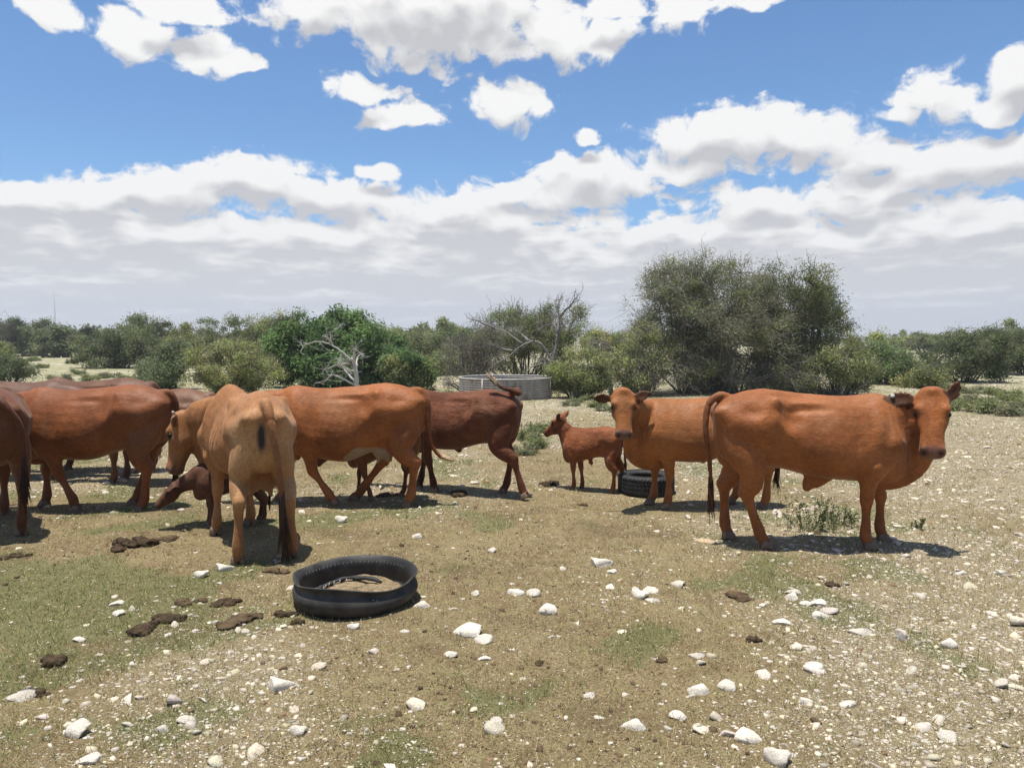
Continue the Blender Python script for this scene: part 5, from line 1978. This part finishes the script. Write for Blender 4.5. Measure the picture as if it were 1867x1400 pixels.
# --- dead trees
def dead_tree(name, label, Y, ox, oy, lines, base_r, seed, col=(.42, .39, .35), m=18):
    r = np.random.RandomState(seed)
    k = Y / FPX
    b0 = at(ox + lines[0][0][0] / 4.445, 620, Y)
    loc = Vector((b0.x, Y, gz(b0.x, Y)))
    root = link(name, None, None, loc)
    tag(root, label, 'dead tree')
    for li, ln in enumerate(lines):
        g = Geo()
        pts = []
        dep = r.uniform(-.5, .5)
        for j, (x, y) in enumerate(ln):
            p = at(ox + x / 4.445, oy + y / 4.445, Y)
            t = j / (len(ln) - 1)
            pts.append((p.x - loc.x, (dep * t * 1.4) if li else r.uniform(-.03, .03), p.z - loc.z))
        P = catmull(np.array(pts), 4)
        P += r.normal(size=P.shape) * base_r * .10
        r0 = base_r if li == 0 else base_r * r.uniform(.36, .52)
        rad = np.linspace(r0, r0 * (.45 if li == 0 else .12), len(P))
        g.tube(P, rad, n=8, c=np.array(col) * r.uniform(.85, 1.1))
        if li:
            i0 = r.randint(len(P) // 3, len(P), m)
            d = norm(r.normal(size=(m, 3)) + np.array((0, 0, .25)))
            L = r.uniform(.12, .55, (m, 1)) * (1 if len(ln) > 3 else .7)
            tw = twig_mesh(g, P[i0], P[i0] + d * L, np.full(m, base_r * .10), np.full(m, .0025), .05, r, np.array(col) * .85, n=3, seg=3)
            e = np.repeat(tw[:, 2], 2, 0)
            d2 = norm(r.normal(size=(2 * m, 3)))
            twig_mesh(g, e, e + d2 * r.uniform(.08, .3, (2 * m, 1)), np.full(2 * m, base_r * .06), np.full(2 * m, .002), .05, r, np.array(col) * .8, n=3, seg=2)
        link('trunk' if li == 0 else 'branch', g.mesh('branch', (M_DEAD,), True), root)


dead_tree('dead_tree', 'bleached dead tree with arching branches in front of the bright green bush', 19.5, 480, 540, [
    [(760, 910), (757, 706), (750, 600), (735, 545), (715, 505)],
    [(725, 530), (650, 460), (560, 395), (470, 370), (390, 380), (340, 410), (320, 450)],
    [(740, 540), (745, 470), (765, 425)],
    [(752, 590), (757, 490), (800, 465)],
    [(745, 695), (660, 620), (600, 565)],
    [(600, 562), (640, 515), (715, 545)],
    [(700, 545), (590, 555), (480, 600)],
    [(560, 390), (545, 350), (500, 320)],
    [(752, 720), (560, 640), (490, 680), (435, 720)],
    [(740, 610), (700, 590), (650, 560)]], .066, 61, (.46, .44, .40), 9)
dead_tree('dead_tree', 'dead grey tree with a long bent limb standing behind the water tank', 24.8, 800, 520, [
    [(1012, 960), (1000, 760), (985, 700), (940, 640), (930, 590), (955, 480), (960, 400)],
    [(930, 610), (870, 540), (830, 480), (780, 455), (720, 465), (640, 510), (580, 560), (500, 610), (430, 660)],
    [(600, 535), (500, 510), (420, 480)],
    [(960, 410), (1000, 340), (1012, 300)],
    [(965, 400), (940, 325), (900, 315), (830, 350), (780, 400)],
    [(968, 390), (975, 260), (965, 170), (1000, 100)],
    [(975, 270), (1010, 220), (1055, 175), (1085, 130), (1105, 105)],
    [(740, 455), (660, 390), (580, 340)],
    [(680, 480), (560, 390), (450, 350), (350, 360)],
    [(930, 650), (880, 630), (760, 660), (690, 715)],
    [(950, 640), (880, 610), (815, 605)],
    [(450, 350), (340, 300), (280, 285)]], .105, 62, (.235, .215, .195))
dead_tree('dead_tree', 'bare dead trunk with a bent top limb between the tank and the brown cow', 23.6, 800, 520, [
    [(1395, 950), (1388, 790), (1375, 700), (1385, 640)],
    [(1385, 660), (1300, 600), (1290, 490), (1250, 468), (1180, 495)],
    [(1290, 500), (1340, 470), (1430, 515)],
    [(1385, 690), (1500, 640), (1620, 610), (1500, 450)]], .085, 63, (.27, .25, .22))

# --- upright weeds between the bull's legs, single grey-green plants elsewhere
def weed(px, py, h, n, spread, label, seed):
    r = np.random.RandomState(seed)
    p = gp(px, py)
    root = link('weed_plant', None, None, (p.x, p.y, gz(p.x, p.y)))
    tag(root, label, 'plant')
    g, lv = Geo(), Geo()
    b0 = r.normal(size=(n, 3)) * np.array((spread, spread * .45, 0))
    b0[:, 2] = -.01
    tp = b0 + np.stack([r.normal(size=n) * .07, r.normal(size=n) * .07, h * r.uniform(.4, 1.0, n)], -1)
    st = twig_mesh(g, b0, tp, np.full(n, .0028), np.full(n, .0015), .05, r, (.13, .15, .07), n=4, seg=5)
    link('stem', g.mesh('stem', (M_BARK,)), root)
    V, C = [], []
    for s in st:
        for j in range(16):
            t = r.uniform(.15, 1.0) * 5
            i = min(int(t), 4)
            q = s[i] * (1 - (t - i)) + s[i + 1] * (t - i)
            d = norm(r.normal(size=3) + np.array((0, 0, .8)))
            w = norm(np.cross(d, r.normal(size=3)))
            L = r.uniform(.018, .040)
            V += [q, q + d * L * .5 + w * L * .2, q + d * L, q + d * L * .5 - w * L * .2]
            C += [np.array((.085, .105, .045)) * r.uniform(.7, 1.4)] * 4
    link('leaf_cluster', np_mesh('leaf_cluster', V, None, np.arange(len(V)).reshape(-1, 4), (M_LEAF,), C), root)


weed(1478, 965, .30, 34, .15, 'dark green upright weeds growing under the chestnut bull', 71)
weed(1545, 960, .20, 12, .07, 'thin weeds near the forelegs of the chestnut bull', 72)
weed(1675, 965, .12, 5, .03, 'single small weed to the right of the bull forelegs', 73)
weed(960, 790, .22, 26, .30, 'green weeds growing on the stony ground left of the lone calf', 74)

# ------------------------------------------------------------------ air: thin haze that pales the far trees
def haze():
    g = Geo()
    a = np.array([(-1500, -40, -1.0), (1500, -40, -1.0), (1500, 1600, -1.0), (-1500, 1600, -1.0)], float)
    b_ = a.copy()
    b_[:, 2] = 62.0
    g.add(np.vstack([a, b_]), Q=[(0, 3, 2, 1), (4, 5, 6, 7), (0, 1, 5, 4), (1, 2, 6, 5), (2, 3, 7, 6), (3, 0, 4, 7)])
    m = bpy.data.materials.new('haze_air')
    m.use_nodes = True
    m.node_tree.nodes.clear()
    b = NB(m.node_tree)
    out = b.n('ShaderNodeOutputMaterial')
    v = b.n('ShaderNodeVolumePrincipled')
    v.inputs['Color'].default_value = (.86, .90, .96, 1)
    v.inputs['Density'].default_value = .00065
    v.inputs['Anisotropy'].default_value = .2
    b.put(out.inputs['Volume'], v.outputs[0])
    o = link('haze', g.mesh('haze', (m,)))
    tag(o, 'thin pale haze in the air over the whole veld', 'haze', kind='stuff')


haze()
